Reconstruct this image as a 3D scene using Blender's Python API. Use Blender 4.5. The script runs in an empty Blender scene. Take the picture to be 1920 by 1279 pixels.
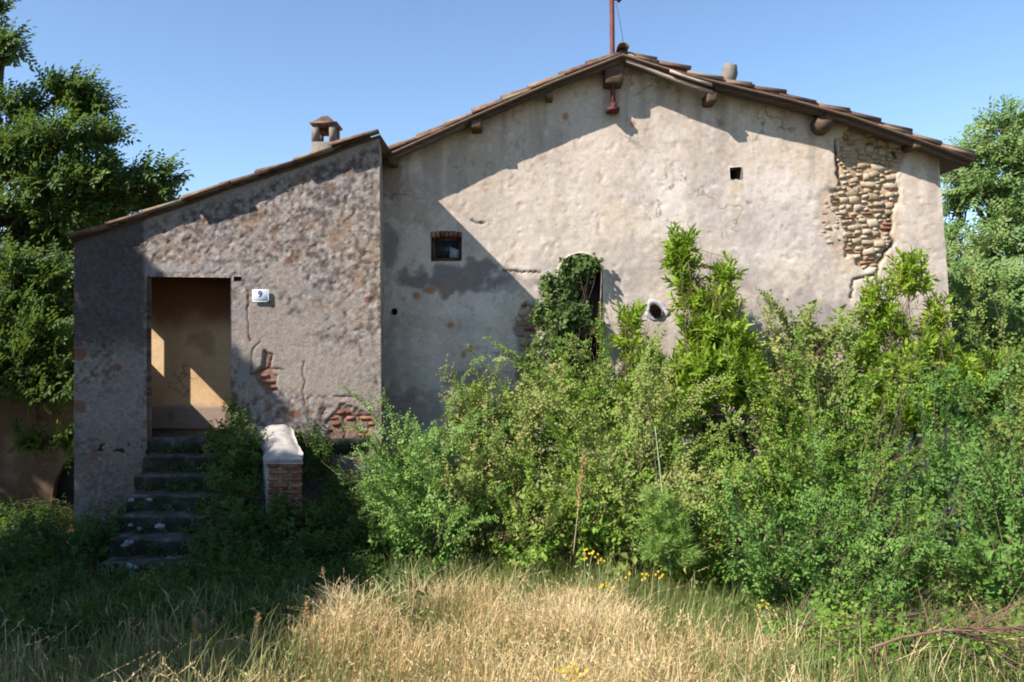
import bpy, bmesh, math, random
import numpy as np
from mathutils import Vector, Matrix, Euler

random.seed(11)
RG = np.random.default_rng(11)
scene = bpy.context.scene
COL = scene.collection

# ------------------------------------------------------------------ camera, sky, sun, exposure
F = 1560.0                                   # focal length in photo pixels (1920 wide); eye at the origin, looking along +Y
cam_d = bpy.data.cameras.new("camera")
cam_d.sensor_width = 36.0
cam_d.lens = F / 1920.0 * 36.0
cam_d.clip_start = 0.05
cam_d.clip_end = 2000.0
cam = bpy.data.objects.new("camera", cam_d)
COL.objects.link(cam)
cam.rotation_euler = (math.radians(90), 0, 0)
scene.camera = cam

TOSUN = Vector((-1.88, -1.15, 1.90)).normalized()
SUN_EL = math.asin(TOSUN.z)
SUN_ROT = math.atan2(TOSUN.x, TOSUN.y)
w = bpy.data.worlds.new("World")
scene.world = w
w.use_nodes = True
wn, wl = w.node_tree.nodes, w.node_tree.links
wn.clear()
sky = wn.new("ShaderNodeTexSky")
sky.sky_type = 'NISHITA'
sky.sun_disc = False
sky.sun_elevation = SUN_EL
sky.sun_rotation = SUN_ROT
sky.altitude = 200.0
sky.air_density = 1.0
sky.dust_density = 0.05
sky.ozone_density = 3.6
bg = wn.new("ShaderNodeBackground")
bg.inputs["Strength"].default_value = 0.094
wo = wn.new("ShaderNodeOutputWorld")
wl.new(sky.outputs[0], bg.inputs[0])
wl.new(bg.outputs[0], wo.inputs[0])

sun_d = bpy.data.lights.new("sun", 'SUN')
sun_d.energy = 4.3
sun_d.angle = math.radians(0.5)
sun_d.color = (1.0, 0.95, 0.87)
sun = bpy.data.objects.new("sun", sun_d)
COL.objects.link(sun)
sun.rotation_euler = TOSUN.to_track_quat('Z', 'Y').to_euler()

scene.view_settings.view_transform = 'Standard'
scene.view_settings.look = 'None'
scene.view_settings.gamma = 1.0
scene.view_settings.use_curve_mapping = False
scene.view_settings.exposure = 1.18
scene.render.engine = 'CYCLES'
scene.cycles.filter_width = 1.9              # a scanned snapshot is not razor sharp
scene.cycles.max_bounces = 8
scene.cycles.transparent_max_bounces = 4
scene.cycles.use_denoising = True

# ------------------------------------------------------------------ helpers
def P(x, y, D):
    return np.array(((x - 960.0) / F * D, D, (640.0 - y) / F * D))

def hash3(ix, iy, iz, seed):
    n = (ix * 73856093) ^ (iy * 19349663) ^ (iz * 83492791) ^ (seed * 40503 + 977)
    n = n & 0xffffffff
    n = ((n ^ (n >> 13)) * 1274126177) & 0xffffffff
    n = ((n ^ (n >> 15)) * 668265263) & 0xffffffff
    return ((n ^ (n >> 16)) & 0xffffff) / float(0xffffff)

def vnoise(p, seed=0):
    p = np.asarray(p, float)
    i = np.floor(p).astype(np.int64)
    f = p - i
    f = f * f * (3 - 2 * f)
    r = 0
    for dx in (0, 1):
        for dy in (0, 1):
            for dz in (0, 1):
                wgt = (f[:, 0] if dx else 1 - f[:, 0]) * (f[:, 1] if dy else 1 - f[:, 1]) * (f[:, 2] if dz else 1 - f[:, 2])
                r = r + wgt * hash3(i[:, 0] + dx, i[:, 1] + dy, i[:, 2] + dz, seed)
    return r

def fbm(p, freq=1.0, octv=4, seed=0):
    p = np.asarray(p, float) * freq
    a, s, t = 1.0, 0.0, 0.0
    for k in range(octv):
        s = s + a * vnoise(p, seed + k * 17)
        t += a
        a *= 0.55
        p = p * 2.03 + 13.7
    return s / t

def sstep(a, b, x):
    t = np.clip((x - a) / (b - a), 0, 1)
    return t * t * (3 - 2 * t)

def mk_mesh(name, V, faces, mat=None, smooth=False, attrs=None, mats=None, midx=None):
    """faces: list of (M,k) index arrays"""
    me = bpy.data.meshes.new(name)
    V = np.asarray(V, np.float32)
    me.vertices.add(len(V))
    me.vertices.foreach_set("co", V.ravel())
    faces = [np.asarray(f, np.int32) for f in faces if len(f)]
    li = np.concatenate([f.ravel() for f in faces])
    tot = np.concatenate([np.full(len(f), f.shape[1], np.int32) for f in faces])
    st = np.concatenate(([0], np.cumsum(tot)[:-1])).astype(np.int32)
    me.loops.add(len(li))
    me.loops.foreach_set("vertex_index", li)
    me.polygons.add(len(tot))
    me.polygons.foreach_set("loop_start", st)
    if smooth:
        me.polygons.foreach_set("use_smooth", np.ones(len(tot), bool))
    for m in (mats or ([mat] if mat else [])):
        me.materials.append(m)
    if midx is not None:
        me.polygons.foreach_set("material_index", np.asarray(midx, np.int32))
    me.update(calc_edges=True)
    for k, a in (attrs or {}).items():
        a = np.asarray(a, np.float32)
        if a.ndim == 1:
            at = me.attributes.new(k, 'FLOAT', 'POINT')
            at.data.foreach_set("value", a)
        else:
            at = me.attributes.new(k, 'FLOAT_COLOR', 'POINT')
            c = np.ones((len(a), 4), np.float32)
            c[:, :3] = a
            at.data.foreach_set("color", c.ravel())
    return me

def link(name, me, parent=None):
    o = bpy.data.objects.new(name, me)
    COL.objects.link(o)
    if parent is not None:
        o.parent = parent
    return o

def tag(o, label=None, cat=None, group=None, kind=None):
    if label: o["label"] = label
    if cat: o["category"] = cat
    if group: o["group"] = group
    if kind: o["kind"] = kind
    return o

def empty(name, label=None, cat=None, group=None, loc=(0, 0, 0)):
    o = bpy.data.objects.new(name, None)
    o.empty_display_size = 0.2
    COL.objects.link(o)
    o.location = loc
    return tag(o, label, cat, group)

class MB:
    """collects boxes, tubes and sheets; build() links them as one mesh object"""
    def __init__(s):
        s.V, s.F, s.n = [], [], 0
    def add(s, V, faces):
        V = np.asarray(V, float)
        s.V.append(V)
        for f in faces:
            s.F.append(np.asarray(f, int) + s.n)
        s.n += len(V)
    def box(s, x0, x1, y0, y1, z0, z1):
        V = [(x, y, z) for x in (x0, x1) for y in (y0, y1) for z in (z0, z1)]
        s.hexa(V)
    def hexa(s, V):
        s.add(V, [[(0, 1, 3, 2), (4, 6, 7, 5), (0, 4, 5, 1), (2, 3, 7, 6), (0, 2, 6, 4), (1, 5, 7, 3)]])
    def tube(s, pts, rad, n=6, cap=True):
        pts = np.asarray(pts, float)
        m = len(pts)
        rad = np.broadcast_to(np.asarray(rad, float), (m,))
        t = np.gradient(pts, axis=0)
        t /= np.linalg.norm(t, axis=1)[:, None] + 1e-9
        up = np.array((0.31, 0.9, 0.2)) if abs(t[0][1]) < 0.8 else np.array((0.9, 0.1, 0.3))
        a = np.cross(t, up)
        a /= np.linalg.norm(a, axis=1)[:, None] + 1e-9
        b = np.cross(t, a)
        an = np.arange(n) * 2 * math.pi / n
        V = pts[:, None, :] + rad[:, None, None] * (np.cos(an)[None, :, None] * a[:, None, :] + np.sin(an)[None, :, None] * b[:, None, :])
        q = [(i * n + j, i * n + (j + 1) % n, (i + 1) * n + (j + 1) % n, (i + 1) * n + j) for i in range(m - 1) for j in range(n)]
        fs = [q]
        if cap:
            fs.append([tuple(range(n))[::-1]])
            fs.append([tuple(range((m - 1) * n, m * n))])
        s.add(V.reshape(-1, 3), fs)
    def mesh(s, name, mat, smooth=False, attrs=None):
        byk = {}
        for f in s.F:
            byk.setdefault(f.shape[1], []).append(f)
        return mk_mesh(name, np.concatenate(s.V), [np.concatenate(v) for v in byk.values()], mat, smooth, attrs)
    def build(s, name, mat, parent=None, smooth=False):
        return link(name, s.mesh(name, mat, smooth), parent)

def rough_box(sx, sy, sz, bev=0.01, cuts=3, amp=0.006, seed=0, freq=9.0):
    bm = bmesh.new()
    bmesh.ops.create_cube(bm, size=1.0)
    bmesh.ops.scale(bm, vec=(sx, sy, sz), verts=bm.verts)
    if bev:
        bmesh.ops.bevel(bm, geom=bm.edges[:], offset=bev, segments=1, affect='EDGES')
    if cuts:
        bmesh.ops.subdivide_edges(bm, edges=[e for e in bm.edges if e.calc_length() > bev * 3], cuts=cuts, use_grid_fill=True)
    bm.verts.ensure_lookup_table()
    V = np.array([v.co[:] for v in bm.verts])
    if amp:
        off = np.stack([fbm(V + 31 * k + seed * 7.3, freq, 3, seed + k) for k in range(3)], 1) - 0.5
        V = V + off * 2 * amp
    byk = {}
    for f in bm.faces:
        byk.setdefault(len(f.verts), []).append([v.index for v in f.verts])
    bm.free()
    return V, [np.array(v) for v in byk.values()]

def stone_mesh(name, mat, seed, power=3.2, amp=0.13, smooth=False):
    """lumpy rounded block of unit size, 48 quads less its back"""
    bm = bmesh.new()
    bmesh.ops.create_cube(bm, size=2.0)
    bmesh.ops.subdivide_edges(bm, edges=bm.edges[:], cuts=1, use_grid_fill=True)
    V = np.array([v.co[:] for v in bm.verts])
    Fq = np.array([[v.index for v in f.verts] for f in bm.faces])
    bm.free()
    nrm = (np.abs(V) ** power).sum(1) ** (1 / power)
    V = V / nrm[:, None]
    V = V * (1 + amp * 2 * (fbm(V + seed * 5.1, 1.3, 2, seed)[:, None] - 0.5)) * 0.5
    return mk_mesh(name, V, [Fq], mat, smooth)

def frame_matrix(origin, ax, up):
    ax = Vector(ax).normalized()
    up = Vector(up)
    y = up.cross(ax).normalized()
    z = ax.cross(y).normalized()
    m = Matrix((ax, y, z)).transposed().to_4x4()
    m.translation = Vector(origin)
    return m

# ------------------------------------------------------------------ materials
def new_mat(name):
    m = bpy.data.materials.new(name)
    m.use_nodes = True
    nt = m.node_tree
    nt.nodes.clear()
    out = nt.nodes.new("ShaderNodeOutputMaterial")
    b = nt.nodes.new("ShaderNodeBsdfPrincipled")
    b.inputs["Roughness"].default_value = 0.9
    b.inputs["Specular IOR Level"].default_value = 0.2
    nt.links.new(b.outputs[0], out.inputs[0])
    return m, nt, b, out

def nn(nt, t, **kw):
    n = nt.nodes.new(t)
    for k, v in kw.items():
        if k in n.inputs: n.inputs[k].default_value = v
        else: setattr(n, k, v)
    return n

def noise(nt, scale, detail=4.0, rough=0.6, vec=None):
    n = nn(nt, "ShaderNodeTexNoise", Scale=scale, Detail=detail, Roughness=rough)
    if vec is None:
        g = nn(nt, "ShaderNodeNewGeometry")
        vec = g.outputs["Position"]
    nt.links.new(vec, n.inputs["Vector"])
    return n.outputs["Fac"]

def ramp(nt, fac, stops):
    r = nn(nt, "ShaderNodeValToRGB")
    e = r.color_ramp.elements
    while len(e) < len(stops): e.new(0.5)
    for k, (p, c) in enumerate(stops):
        e[k].position = p
        e[k].color = (c[0], c[1], c[2], 1) if hasattr(c, '__len__') else (c, c, c, 1)
    nt.links.new(fac, r.inputs[0])
    return r.outputs[0]

def mixc(nt, a, b, fac, mode='MIX'):
    m = nn(nt, "ShaderNodeMix", data_type='RGBA', blend_type=mode)
    for s, v in ((6, a), (7, b), (0, fac)):
        if hasattr(v, 'links') or hasattr(v, 'is_linked'): nt.links.new(v, m.inputs[s])
        elif hasattr(v, '__len__'): m.inputs[s].default_value = (v[0], v[1], v[2], 1)
        else: m.inputs[s].default_value = v
    return m.outputs[2]

def bump(nt, b, hgt, strength=0.5, dist=0.02):
    bp = nn(nt, "ShaderNodeBump", Strength=strength, Distance=dist)
    nt.links.new(hgt, bp.inputs["Height"])
    nt.links.new(bp.outputs[0], b.inputs["Normal"])

def painted_mat(name, bscale=28.0, bstr=0.6, bdist=0.02, speck=0.25, hair=0.75):
    """plaster whose stains come with the wall mesh; fine grain and relief from noise"""
    m, nt, b, out = new_mat(name)
    at = nn(nt, "ShaderNodeAttribute", attribute_name="albedo")
    n1 = noise(nt, bscale, 6.0, 0.65)
    v = ramp(nt, n1, [(0.25, 1 - speck), (0.75, 1 + speck)])
    c = mixc(nt, at.outputs["Color"], v, 1.0, 'MULTIPLY')
    nt.links.new(c, b.inputs["Base Color"])
    # hairline cracks: thin ridges of a slow noise, kept only here and there
    rn = noise(nt, 1.1, 5.0, 0.55)
    r1 = ramp(nt, rn, [(0.490, 0.0), (0.4985, 1.0), (0.5015, 1.0), (0.510, 0.0)])
    kn = ramp(nt, noise(nt, 0.7, 2.0, 0.5), [(0.50, 0.0), (0.60, hair)])
    ck = nn(nt, "ShaderNodeMath", operation='MULTIPLY'); nt.links.new(r1, ck.inputs[0]); nt.links.new(kn, ck.inputs[1])
    c = mixc(nt, c, (.16, .12, .09), ck.outputs[0])
    nt.links.new(c, b.inputs["Base Color"])
    n2 = noise(nt, bscale * 0.55, 8.0, 0.7)
    bump(nt, b, n2, bstr, bdist)
    return m

def grain_mat(name, stops, scale=14.0, rnd=0.35, bstr=0.5, bdist=0.01, rough=0.9, stretch=None):
    """colour from per-object random plus noise"""
    m, nt, b, out = new_mat(name)
    vec = None
    if stretch:
        tc = nn(nt, "ShaderNodeTexCoord")
        mp = nn(nt, "ShaderNodeMapping")
        mp.inputs["Scale"].default_value = stretch
        nt.links.new(tc.outputs["Object"], mp.inputs[0])
        vec = mp.outputs[0]
    n1 = noise(nt, scale, 6.0, 0.65, vec)
    oi = nn(nt, "ShaderNodeObjectInfo")
    mx = nn(nt, "ShaderNodeMath", operation='MULTIPLY_ADD')
    nt.links.new(oi.outputs["Random"], mx.inputs[0])
    mx.inputs[1].default_value = rnd
    sub = nn(nt, "ShaderNodeMath", operation='MULTIPLY_ADD')
    nt.links.new(n1, sub.inputs[0])
    sub.inputs[1].default_value = 1.0
    sub.inputs[2].default_value = -rnd / 2
    nt.links.new(sub.outputs[0], mx.inputs[2])
    c = ramp(nt, mx.outputs[0], stops)
    nt.links.new(c, b.inputs["Base Color"])
    b.inputs["Roughness"].default_value = rough
    n2 = noise(nt, scale * 2.2, 6.0, 0.7, vec)
    bump(nt, b, n2, bstr, bdist)
    return m

def leaf_mat(name, stops, trans=0.35, tcol=(0.25, 0.36, 0.05), rough=0.55, spec=0.2):
    m, nt, b, out = new_mat(name)
    at = nn(nt, "ShaderNodeAttribute", attribute_name="tone")
    c = ramp(nt, at.outputs["Fac"], stops)
    nt.links.new(c, b.inputs["Base Color"])
    b.inputs["Roughness"].default_value = rough
    b.inputs["Specular IOR Level"].default_value = spec
    tr = nn(nt, "ShaderNodeBsdfTranslucent")
    tc = mixc(nt, c, tcol, 0.55)
    nt.links.new(tc, tr.inputs[0])
    mx = nn(nt, "ShaderNodeMixShader")
    mx.inputs[0].default_value = trans
    nt.links.new(b.outputs[0], mx.inputs[1])
    nt.links.new(tr.outputs[0], mx.inputs[2])
    nt.links.new(mx.outputs[0], out.inputs[0])
    return m

M = {}
M['stucco'] = painted_mat('cream_stucco', 30.0, 0.5, 0.009, 0.16)
M['roughcast'] = painted_mat('grey_roughcast', 40.0, 0.7, 0.010, 0.42, 0.0)
M['inner'] = painted_mat('ochre_plaster', 18.0, 0.35, 0.01, 0.14)
M['stone'] = grain_mat('rubble_stone', [(0.15, (.25, .165, .10)), (0.4, (.36, .27, .18)), (0.6, (.42, .335, .245)), (0.85, (.45, .385, .31))], 12, 0.45, 0.7, 0.012)
M['brick'] = grain_mat('red_brick', [(0.2, (.13, .045, .035)), (0.5, (.25, .105, .07)), (0.8, (.33, .19, .13))], 16, 0.5, 0.6, 0.008)
M['tile'] = grain_mat('terracotta_tile', [(0.15, (.06, .038, .030)), (0.4, (.13, .078, .056)), (0.6, (.20, .125, .088)), (0.75, (.25, .19, .125)), (0.9, (.22, .20, .15))], 9, 0.5, 0.5, 0.008)
M['wood'] = grain_mat('weathered_wood', [(0.2, (.05, .03, .021)), (0.5, (.105, .066, .046)), (0.8, (.17, .115, .085))], 5, 0.4, 0.5, 0.006, stretch=(1.0, 9.0, 9.0))
M['palewood'] = grain_mat('bleached_wood', [(0.2, (.26, .18, .13)), (0.6, (.42, .33, .26)), (0.85, (.52, .44, .36))], 5, 0.3, 0.5, 0.006, stretch=(1.0, 9.0, 9.0))
M['pole'] = grain_mat('red_oxide_metal', [(0.3, (.06, .018, .016)), (0.6, (.12, .034, .03)), (0.85, (.15, .06, .045))], 12, 0.2, 0.2, 0.003, rough=0.6)
M['step0'] = grain_mat('old_step_stone', [(0.3, (.016, .017, .014)), (0.5, (.038, .037, .034)), (0.64, (.08, .077, .075)), (0.72, (.34, .34, .35))], 7, 0.15, 0.5, 0.01)
M['lime'] = grain_mat('limewashed_cap', [(0.25, (.16, .135, .11)), (0.45, (.34, .305, .275)), (0.8, (.45, .42, .39))], 9, 0.1, 0.5, 0.01)
M['dark'] = grain_mat('dark_opening_back', [(0.3, (.015, .013, .012)), (0.7, (.03, .026, .024))], 6, 0.1, 0.2, 0.01)  # near-black, the inner shade of the openings put into the colour
M['iron'] = grain_mat('rusty_iron', [(0.3, (.05, .03, .025)), (0.7, (.13, .07, .05))], 20, 0.2, 0.3, 0.003, rough=0.7)
M['enamel'] = grain_mat('white_enamel', [(0.25, (.40, .42, .46)), (0.45, (.55, .58, .64)), (0.8, (.62, .65, .70))], 9, 0.0, 0.05, 0.002, rough=0.25)
M['blue'] = grain_mat('blue_enamel', [(0.3, (.03, .05, .16)), (0.7, (.05, .07, .20))], 9, 0.0, 0.05, 0.002, rough=0.3)
M['ochre'] = grain_mat('ochre_wall', [(0.2, (.34, .22, .12)), (0.5, (.48, .34, .19)), (0.8, (.58, .44, .28))], 2.2, 0.1, 0.5, 0.02)
M['bark'] = grain_mat('bark', [(0.25, (.05, .04, .03)), (0.6, (.13, .10, .075)), (0.85, (.22, .18, .14))], 10, 0.2, 0.8, 0.02)
M['rtwig'] = grain_mat('reddish_twig', [(0.2, (.10, .05, .035)), (0.6, (.20, .115, .08)), (0.85, (.30, .20, .15))], 12, 0.2, 0.4, 0.004)
M['twig'] = grain_mat('brown_twig', [(0.2, (.07, .045, .03)), (0.6, (.15, .10, .07)), (0.85, (.24, .17, .12))], 12, 0.2, 0.4, 0.004)
M['drystem'] = grain_mat('dry_stem', [(0.2, (.30, .20, .12)), (0.7, (.48, .36, .22))], 20, 0.2, 0.2, 0.003)
M['greenstem'] = grain_mat('green_stem', [(0.2, (.22, .31, .14)), (0.7, (.36, .46, .28))], 20, 0.2, 0.2, 0.003)
M['glass'] = grain_mat('dusty_pane', [(0.3, (.02, .022, .026)), (0.7, (.05, .055, .065))], 5, 0.1, 0.1, 0.002, rough=0.12)
M['shutter'] = grain_mat('pale_shutter', [(0.3, (.20, .21, .25)), (0.7, (.33, .34, .38))], 7, 0.1, 0.2, 0.003)

M['elm'] = leaf_mat('scrub_leaf', [(0.0, (.035, .075, .014)), (0.35, (.095, .180, .026)), (0.7, (.175, .290, .038)), (0.95, (.25, .36, .060)), (1.0, (.34, .33, .10))])
M['elm2'] = leaf_mat('bluish_scrub_leaf', [(0.0, (.034, .078, .020)), (0.4, (.088, .185, .040)), (0.75, (.160, .290, .060)), (1.0, (.24, .37, .10))])
M['laurel'] = leaf_mat('laurel_leaf', [(0.0, (.045, .105, .010)), (0.4, (.145, .245, .018)), (0.75, (.25, .37, .034)), (1.0, (.36, .42, .055))], 0.38, (0.30, 0.42, 0.03), 0.45, 0.28)
M['elm3'] = leaf_mat('olive_scrub_leaf', [(0.0, (.045, .070, .016)), (0.35, (.125, .175, .035)), (0.7, (.21, .275, .060)), (0.95, (.29, .34, .10)), (1.0, (.36, .31, .12))])
M['ivy'] = leaf_mat('ivy_leaf', [(0.0, (.028, .055, .014)), (0.5, (.080, .135, .034)), (1.0, (.16, .22, .08))], 0.25)
M['robinia'] = leaf_mat('tree_leaf', [(0.0, (.024, .052, .013)), (0.5, (.078, .140, .032)), (0.9, (.16, .235, .065)), (1.0, (.20, .20, .06))], 0.32)
M['robinia2'] = leaf_mat('pale_tree_leaf', [(0.0, (.05, .10, .03)), (0.5, (.135, .225, .065)), (0.9, (.22, .32, .105)), (1.0, (.30, .30, .13))], 0.38)
M['weed'] = leaf_mat('weed_leaf', [(0.0, (.022, .050, .012)), (0.5, (.065, .125, .026)), (1.0, (.17, .24, .06))], 0.35)
M['fennel'] = leaf_mat('fennel_leaf', [(0.0, (.28, .44, .10)), (1.0, (.40, .58, .18))], 0.55, (.45, .6, .15))
M['straw'] = leaf_mat('dry_grass', [(0.0, (.20, .115, .050)), (0.35, (.44, .295, .130)), (0.7, (.66, .48, .235)), (1.0, (.80, .66, .40))], 0.3, (0.6, 0.45, 0.22), 0.6, 0.25)
M['green'] = leaf_mat('green_grass', [(0.0, (.07, .11, .025)), (0.5, (.18, .225, .060)), (1.0, (.36, .34, .14))], 0.35, (0.3, 0.36, 0.08), 0.5, 0.3)
M['yellow'] = leaf_mat('yellow_petal', [(0.0, (.62, .36, .02)), (1.0, (.80, .58, .05))], 0.3, (0.8, 0.6, 0.05))

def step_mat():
    m, nt, b, out = new_mat('shaded_step_stone')
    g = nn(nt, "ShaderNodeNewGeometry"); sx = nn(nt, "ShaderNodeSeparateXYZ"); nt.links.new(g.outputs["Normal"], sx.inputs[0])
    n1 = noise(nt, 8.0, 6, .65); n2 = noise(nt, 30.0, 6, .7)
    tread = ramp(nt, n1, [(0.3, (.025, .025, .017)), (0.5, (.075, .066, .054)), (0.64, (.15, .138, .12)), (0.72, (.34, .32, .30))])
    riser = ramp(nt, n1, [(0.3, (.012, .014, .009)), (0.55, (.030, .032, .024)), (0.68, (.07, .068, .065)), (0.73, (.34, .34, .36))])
    f = ramp(nt, sx.outputs[2], [(0.35, 0.0), (0.75, 1.0)])  # lighter treads, darker risers: light and shade put into the colour
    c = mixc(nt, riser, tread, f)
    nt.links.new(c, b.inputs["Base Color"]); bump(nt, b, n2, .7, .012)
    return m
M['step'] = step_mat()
def ground_mat():
    m, nt, b, out = new_mat('weedy_soil')
    n1 = noise(nt, 1.3, 6, 0.65)
    n2 = noise(nt, 18.0, 6, 0.7)
    c1 = ramp(nt, n1, [(0.3, (.07, .06, .03)), (0.5, (.13, .10, .055)), (0.7, (.10, .10, .045))])
    c2 = ramp(nt, n2, [(0.3, (.5, .5, .5)), (0.7, (1.4, 1.35, 1.25))])
    c = mixc(nt, c1, c2, 1.0, 'MULTIPLY')
    nt.links.new(c, b.inputs["Base Color"])
    bump(nt, b, n2, 0.9, 0.05)
    return m
M['ground'] = ground_mat()
M['lilac'] = grain_mat('pale_lilac_plaster', [(0.25, (.30, .27, .27)), (0.45, (.43, .40, .42)), (0.8, (.50, .475, .51))], 14, 0.0, 0.5, 0.008)
M['greycap'] = grain_mat('grey_render', [(0.2, (.12, .10, .085)), (0.5, (.19, .165, .14)), (0.8, (.26, .225, .19))], 12, 0.1, 0.6, 0.01)
M['flake'] = grain_mat('dirty_lime', [(0.25, (.10, .10, .105)), (0.5, (.28, .28, .30)), (0.8, (.42, .42, .45))], 22, 0.2, 0.6, 0.01)

# ------------------------------------------------------------------ ground
GY = [-200, 0, 3, 4.5, 6, 8, 10, 13, 30, 300]
GZ = [-1.8, -1.8, -1.82, -1.98, -2.20, -2.40, -2.46, -2.52, -2.8, -3.2]
def gz(X, Y):
    X, Y = np.asarray(X, float), np.asarray(Y, float)
    p = np.stack([X.ravel(), Y.ravel(), 0 * X.ravel()], 1)
    n = (fbm(p, 0.9, 3, 5) - 0.5).reshape(X.shape) * 0.12
    return np.interp(Y, GY, GZ) + n

gx = np.concatenate([np.linspace(-300, -14, 24)[:-1], np.linspace(-14, 14, 150), np.linspace(14, 300, 24)[1:]])
gy = np.concatenate([np.linspace(-60, 0, 8)[:-1], np.linspace(0, 16, 100), np.linspace(16, 500, 30)[1:]])
GXm, GYm = np.meshgrid(gx, gy)
Vg = np.stack([GXm.ravel(), GYm.ravel(), gz(GXm, GYm).ravel()], 1)
nx, ny = len(gx), len(gy)
ii = (np.arange(ny - 1)[:, None] * nx + np.arange(nx - 1)[None, :]).ravel()
o = link("ground", mk_mesh("ground", Vg, [np.stack([ii, ii + 1, ii + nx + 1, ii + nx], 1)], M['ground'], True))
tag(o, kind="structure")

# ------------------------------------------------------------------ wall sheets with openings
def seg_dist(px, pz, a, b):
    ax, az = a; bx, bz = b
    dx, dz = bx - ax, bz - az
    t = np.clip(((px - ax) * dx + (pz - az) * dz) / (dx * dx + dz * dz + 1e-12), 0, 1)
    qx, qz = ax + t * dx, az + t * dz
    return np.hypot(px - qx, pz - qz), qx, qz

def in_poly(px, pz, poly):
    c = np.zeros(px.shape, bool)
    n = len(poly)
    for i in range(n):
        x1, z1 = poly[i]; x2, z2 = poly[(i + 1) % n]
        cond = (z1 > pz) != (z2 > pz)
        with np.errstate(divide='ignore', invalid='ignore'):
            xi = (x2 - x1) * (pz - z1) / (z2 - z1 + 1e-15) + x1
        c ^= cond & (px < xi)
    return c

def poly_sdf(px, pz, poly):
    """positive inside"""
    d = np.full(px.shape, 1e9)
    for i in range(len(poly)):
        dd, _, _ = seg_dist(px, pz, poly[i], poly[(i + 1) % len(poly)])
        d = np.minimum(d, dd)
    return np.where(in_poly(px, pz, poly), d, -d)

def wall_sheet(name, Y, x0, xr_fn, zb, ztop_fn, step, openings, disp_fn, col_fn, mat, parent, xr_nom):
    """front-facing plaster sheet at depth Y; openings = [(polygon, reveal depth)]"""
    nX = int((xr_nom - x0) / step)
    zmax = max(ztop_fn(np.linspace(x0, xr_nom, 50)))
    nZ = int((zmax - zb) / step)
    s = np.linspace(0, 1, nX + 1)[None, :].repeat(nZ + 1, 0)
    t = np.linspace(0, 1, nZ + 1)[:, None].repeat(nX + 1, 1)
    xn = x0 + s * (xr_nom - x0)
    Z = zb + t * (ztop_fn(xn) - zb)
    X = x0 + s * (xr_fn(Z) - x0)
    idx = np.arange((nX + 1) * (nZ + 1)).reshape(nZ + 1, nX + 1)
    cx = (X[:-1, :-1] + X[1:, 1:] + X[1:, :-1] + X[:-1, 1:]) / 4
    cz = (Z[:-1, :-1] + Z[1:, 1:] + Z[1:, :-1] + Z[:-1, 1:]) / 4
    keep = np.ones(cx.shape, bool)
    Xf, Zf = X.ravel().copy(), Z.ravel().copy()
    hole_id = np.zeros(cx.shape, int)
    for k, (poly, dep) in enumerate(openings):
        h = in_poly(cx, cz, poly)
        keep &= ~h
        hole_id[h] = k + 1
    corner = np.stack([idx[:-1, :-1], idx[:-1, 1:], idx[1:, 1:], idx[1:, :-1]], -1)
    edges = []
    for k, (poly, dep) in enumerate(openings):
        h = hole_id == k + 1
        hp = np.pad(h, 1)
        for di, dj, a, b in ((-1, 0, 0, 1), (1, 0, 2, 3), (0, 1, 1, 2), (0, -1, 3, 0)):
            nb = hp[1 + di:hp.shape[0] - 1 + di, 1 + dj:hp.shape[1] - 1 + dj]
            bd = h & ~nb
            for q in corner[bd]:
                edges.append((q[a], q[b], dep))
        vs = np.unique([e[0] for e in edges] + [e[1] for e in edges]) if edges else []
        vs = np.unique(corner[h].ravel())
        kv = np.unique(corner[keep].ravel())
        vs = np.intersect1d(vs, kv)
        best = np.full(len(vs), 1e9); bx = Xf[vs].copy(); bz = Zf[vs].copy()
        for i in range(len(poly)):
            d, qx, qz = seg_dist(Xf[vs], Zf[vs], poly[i], poly[(i + 1) % len(poly)])
            m = d < best
            best[m] = d[m]; bx[m] = qx[m]; bz[m] = qz[m]
        Xf[vs], Zf[vs] = bx, bz
    disp = disp_fn(Xf, Zf)
    V = np.stack([Xf, Y - disp, Zf], 1)
    quads = corner[keep].reshape(-1, 4)
    colr = col_fn(Xf, Zf)
    nV = len(V)
    extraV, extraQ, extraC, back = [], [], [], {}
    for a, b, dep in edges:
        for v in (a, b):
            if v not in back:
                back[v] = nV + len(extraV)
                extraV.append((Xf[v], Y + dep, Zf[v]))
                extraC.append(colr[v] * 0.9)
        extraQ.append((b, a, back[a], back[b]))
    if extraV:
        V = np.concatenate([V, np.array(extraV)])
        colr = np.concatenate([colr, np.array(extraC)])
        quads = np.concatenate([quads, np.array(extraQ)])
    used = np.unique(quads)
    remap = np.full(len(V), -1); remap[used] = np.arange(len(used))
    me = mk_mesh(name, V[used], [remap[quads]], mat, True, {"albedo": np.clip(colr[used], 0.01, 0.85)})
    return link(name, me, parent)

def px_poly(pts, D):
    return [(P(x, y, D)[0], P(x, y, D)[2]) for x, y in pts]

YW = 11.15       # main gable wall
YV = 10.80       # its verge
YP = 10.0        # porch front

# roof profiles (top of tiles) measured along the verges
RP = [(-5.35, 1.17), (-1.78, 2.49)] + [(P(x, y, YV)[0], P(x, y, YV)[2]) for x, y in ((740, 267), (887, 201), (1030, 139), (1168, 85), (1280, 120), (1390, 147), (1480, 168), (1600, 201), (1720, 243), (1829, 284))]
RPx, RPz = np.array([p[0] for p in RP]), np.array([p[1] for p in RP])
def zroof(x): return np.interp(x, RPx, RPz)
XRIDGE = P(1168, 85, YV)[0]
PP = [(P(x, y, 9.95)[0], P(x, y, 9.95)[2]) for x, y in ((137, 441), (250, 404), (363, 366), (433, 339), (557, 300), (667, 258), (713, 243))]
PPx, PPz = np.array([p[0] for p in PP]), np.array([p[1] for p in PP])
def zporch(x): return np.interp(x, PPx, PPz)

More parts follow.
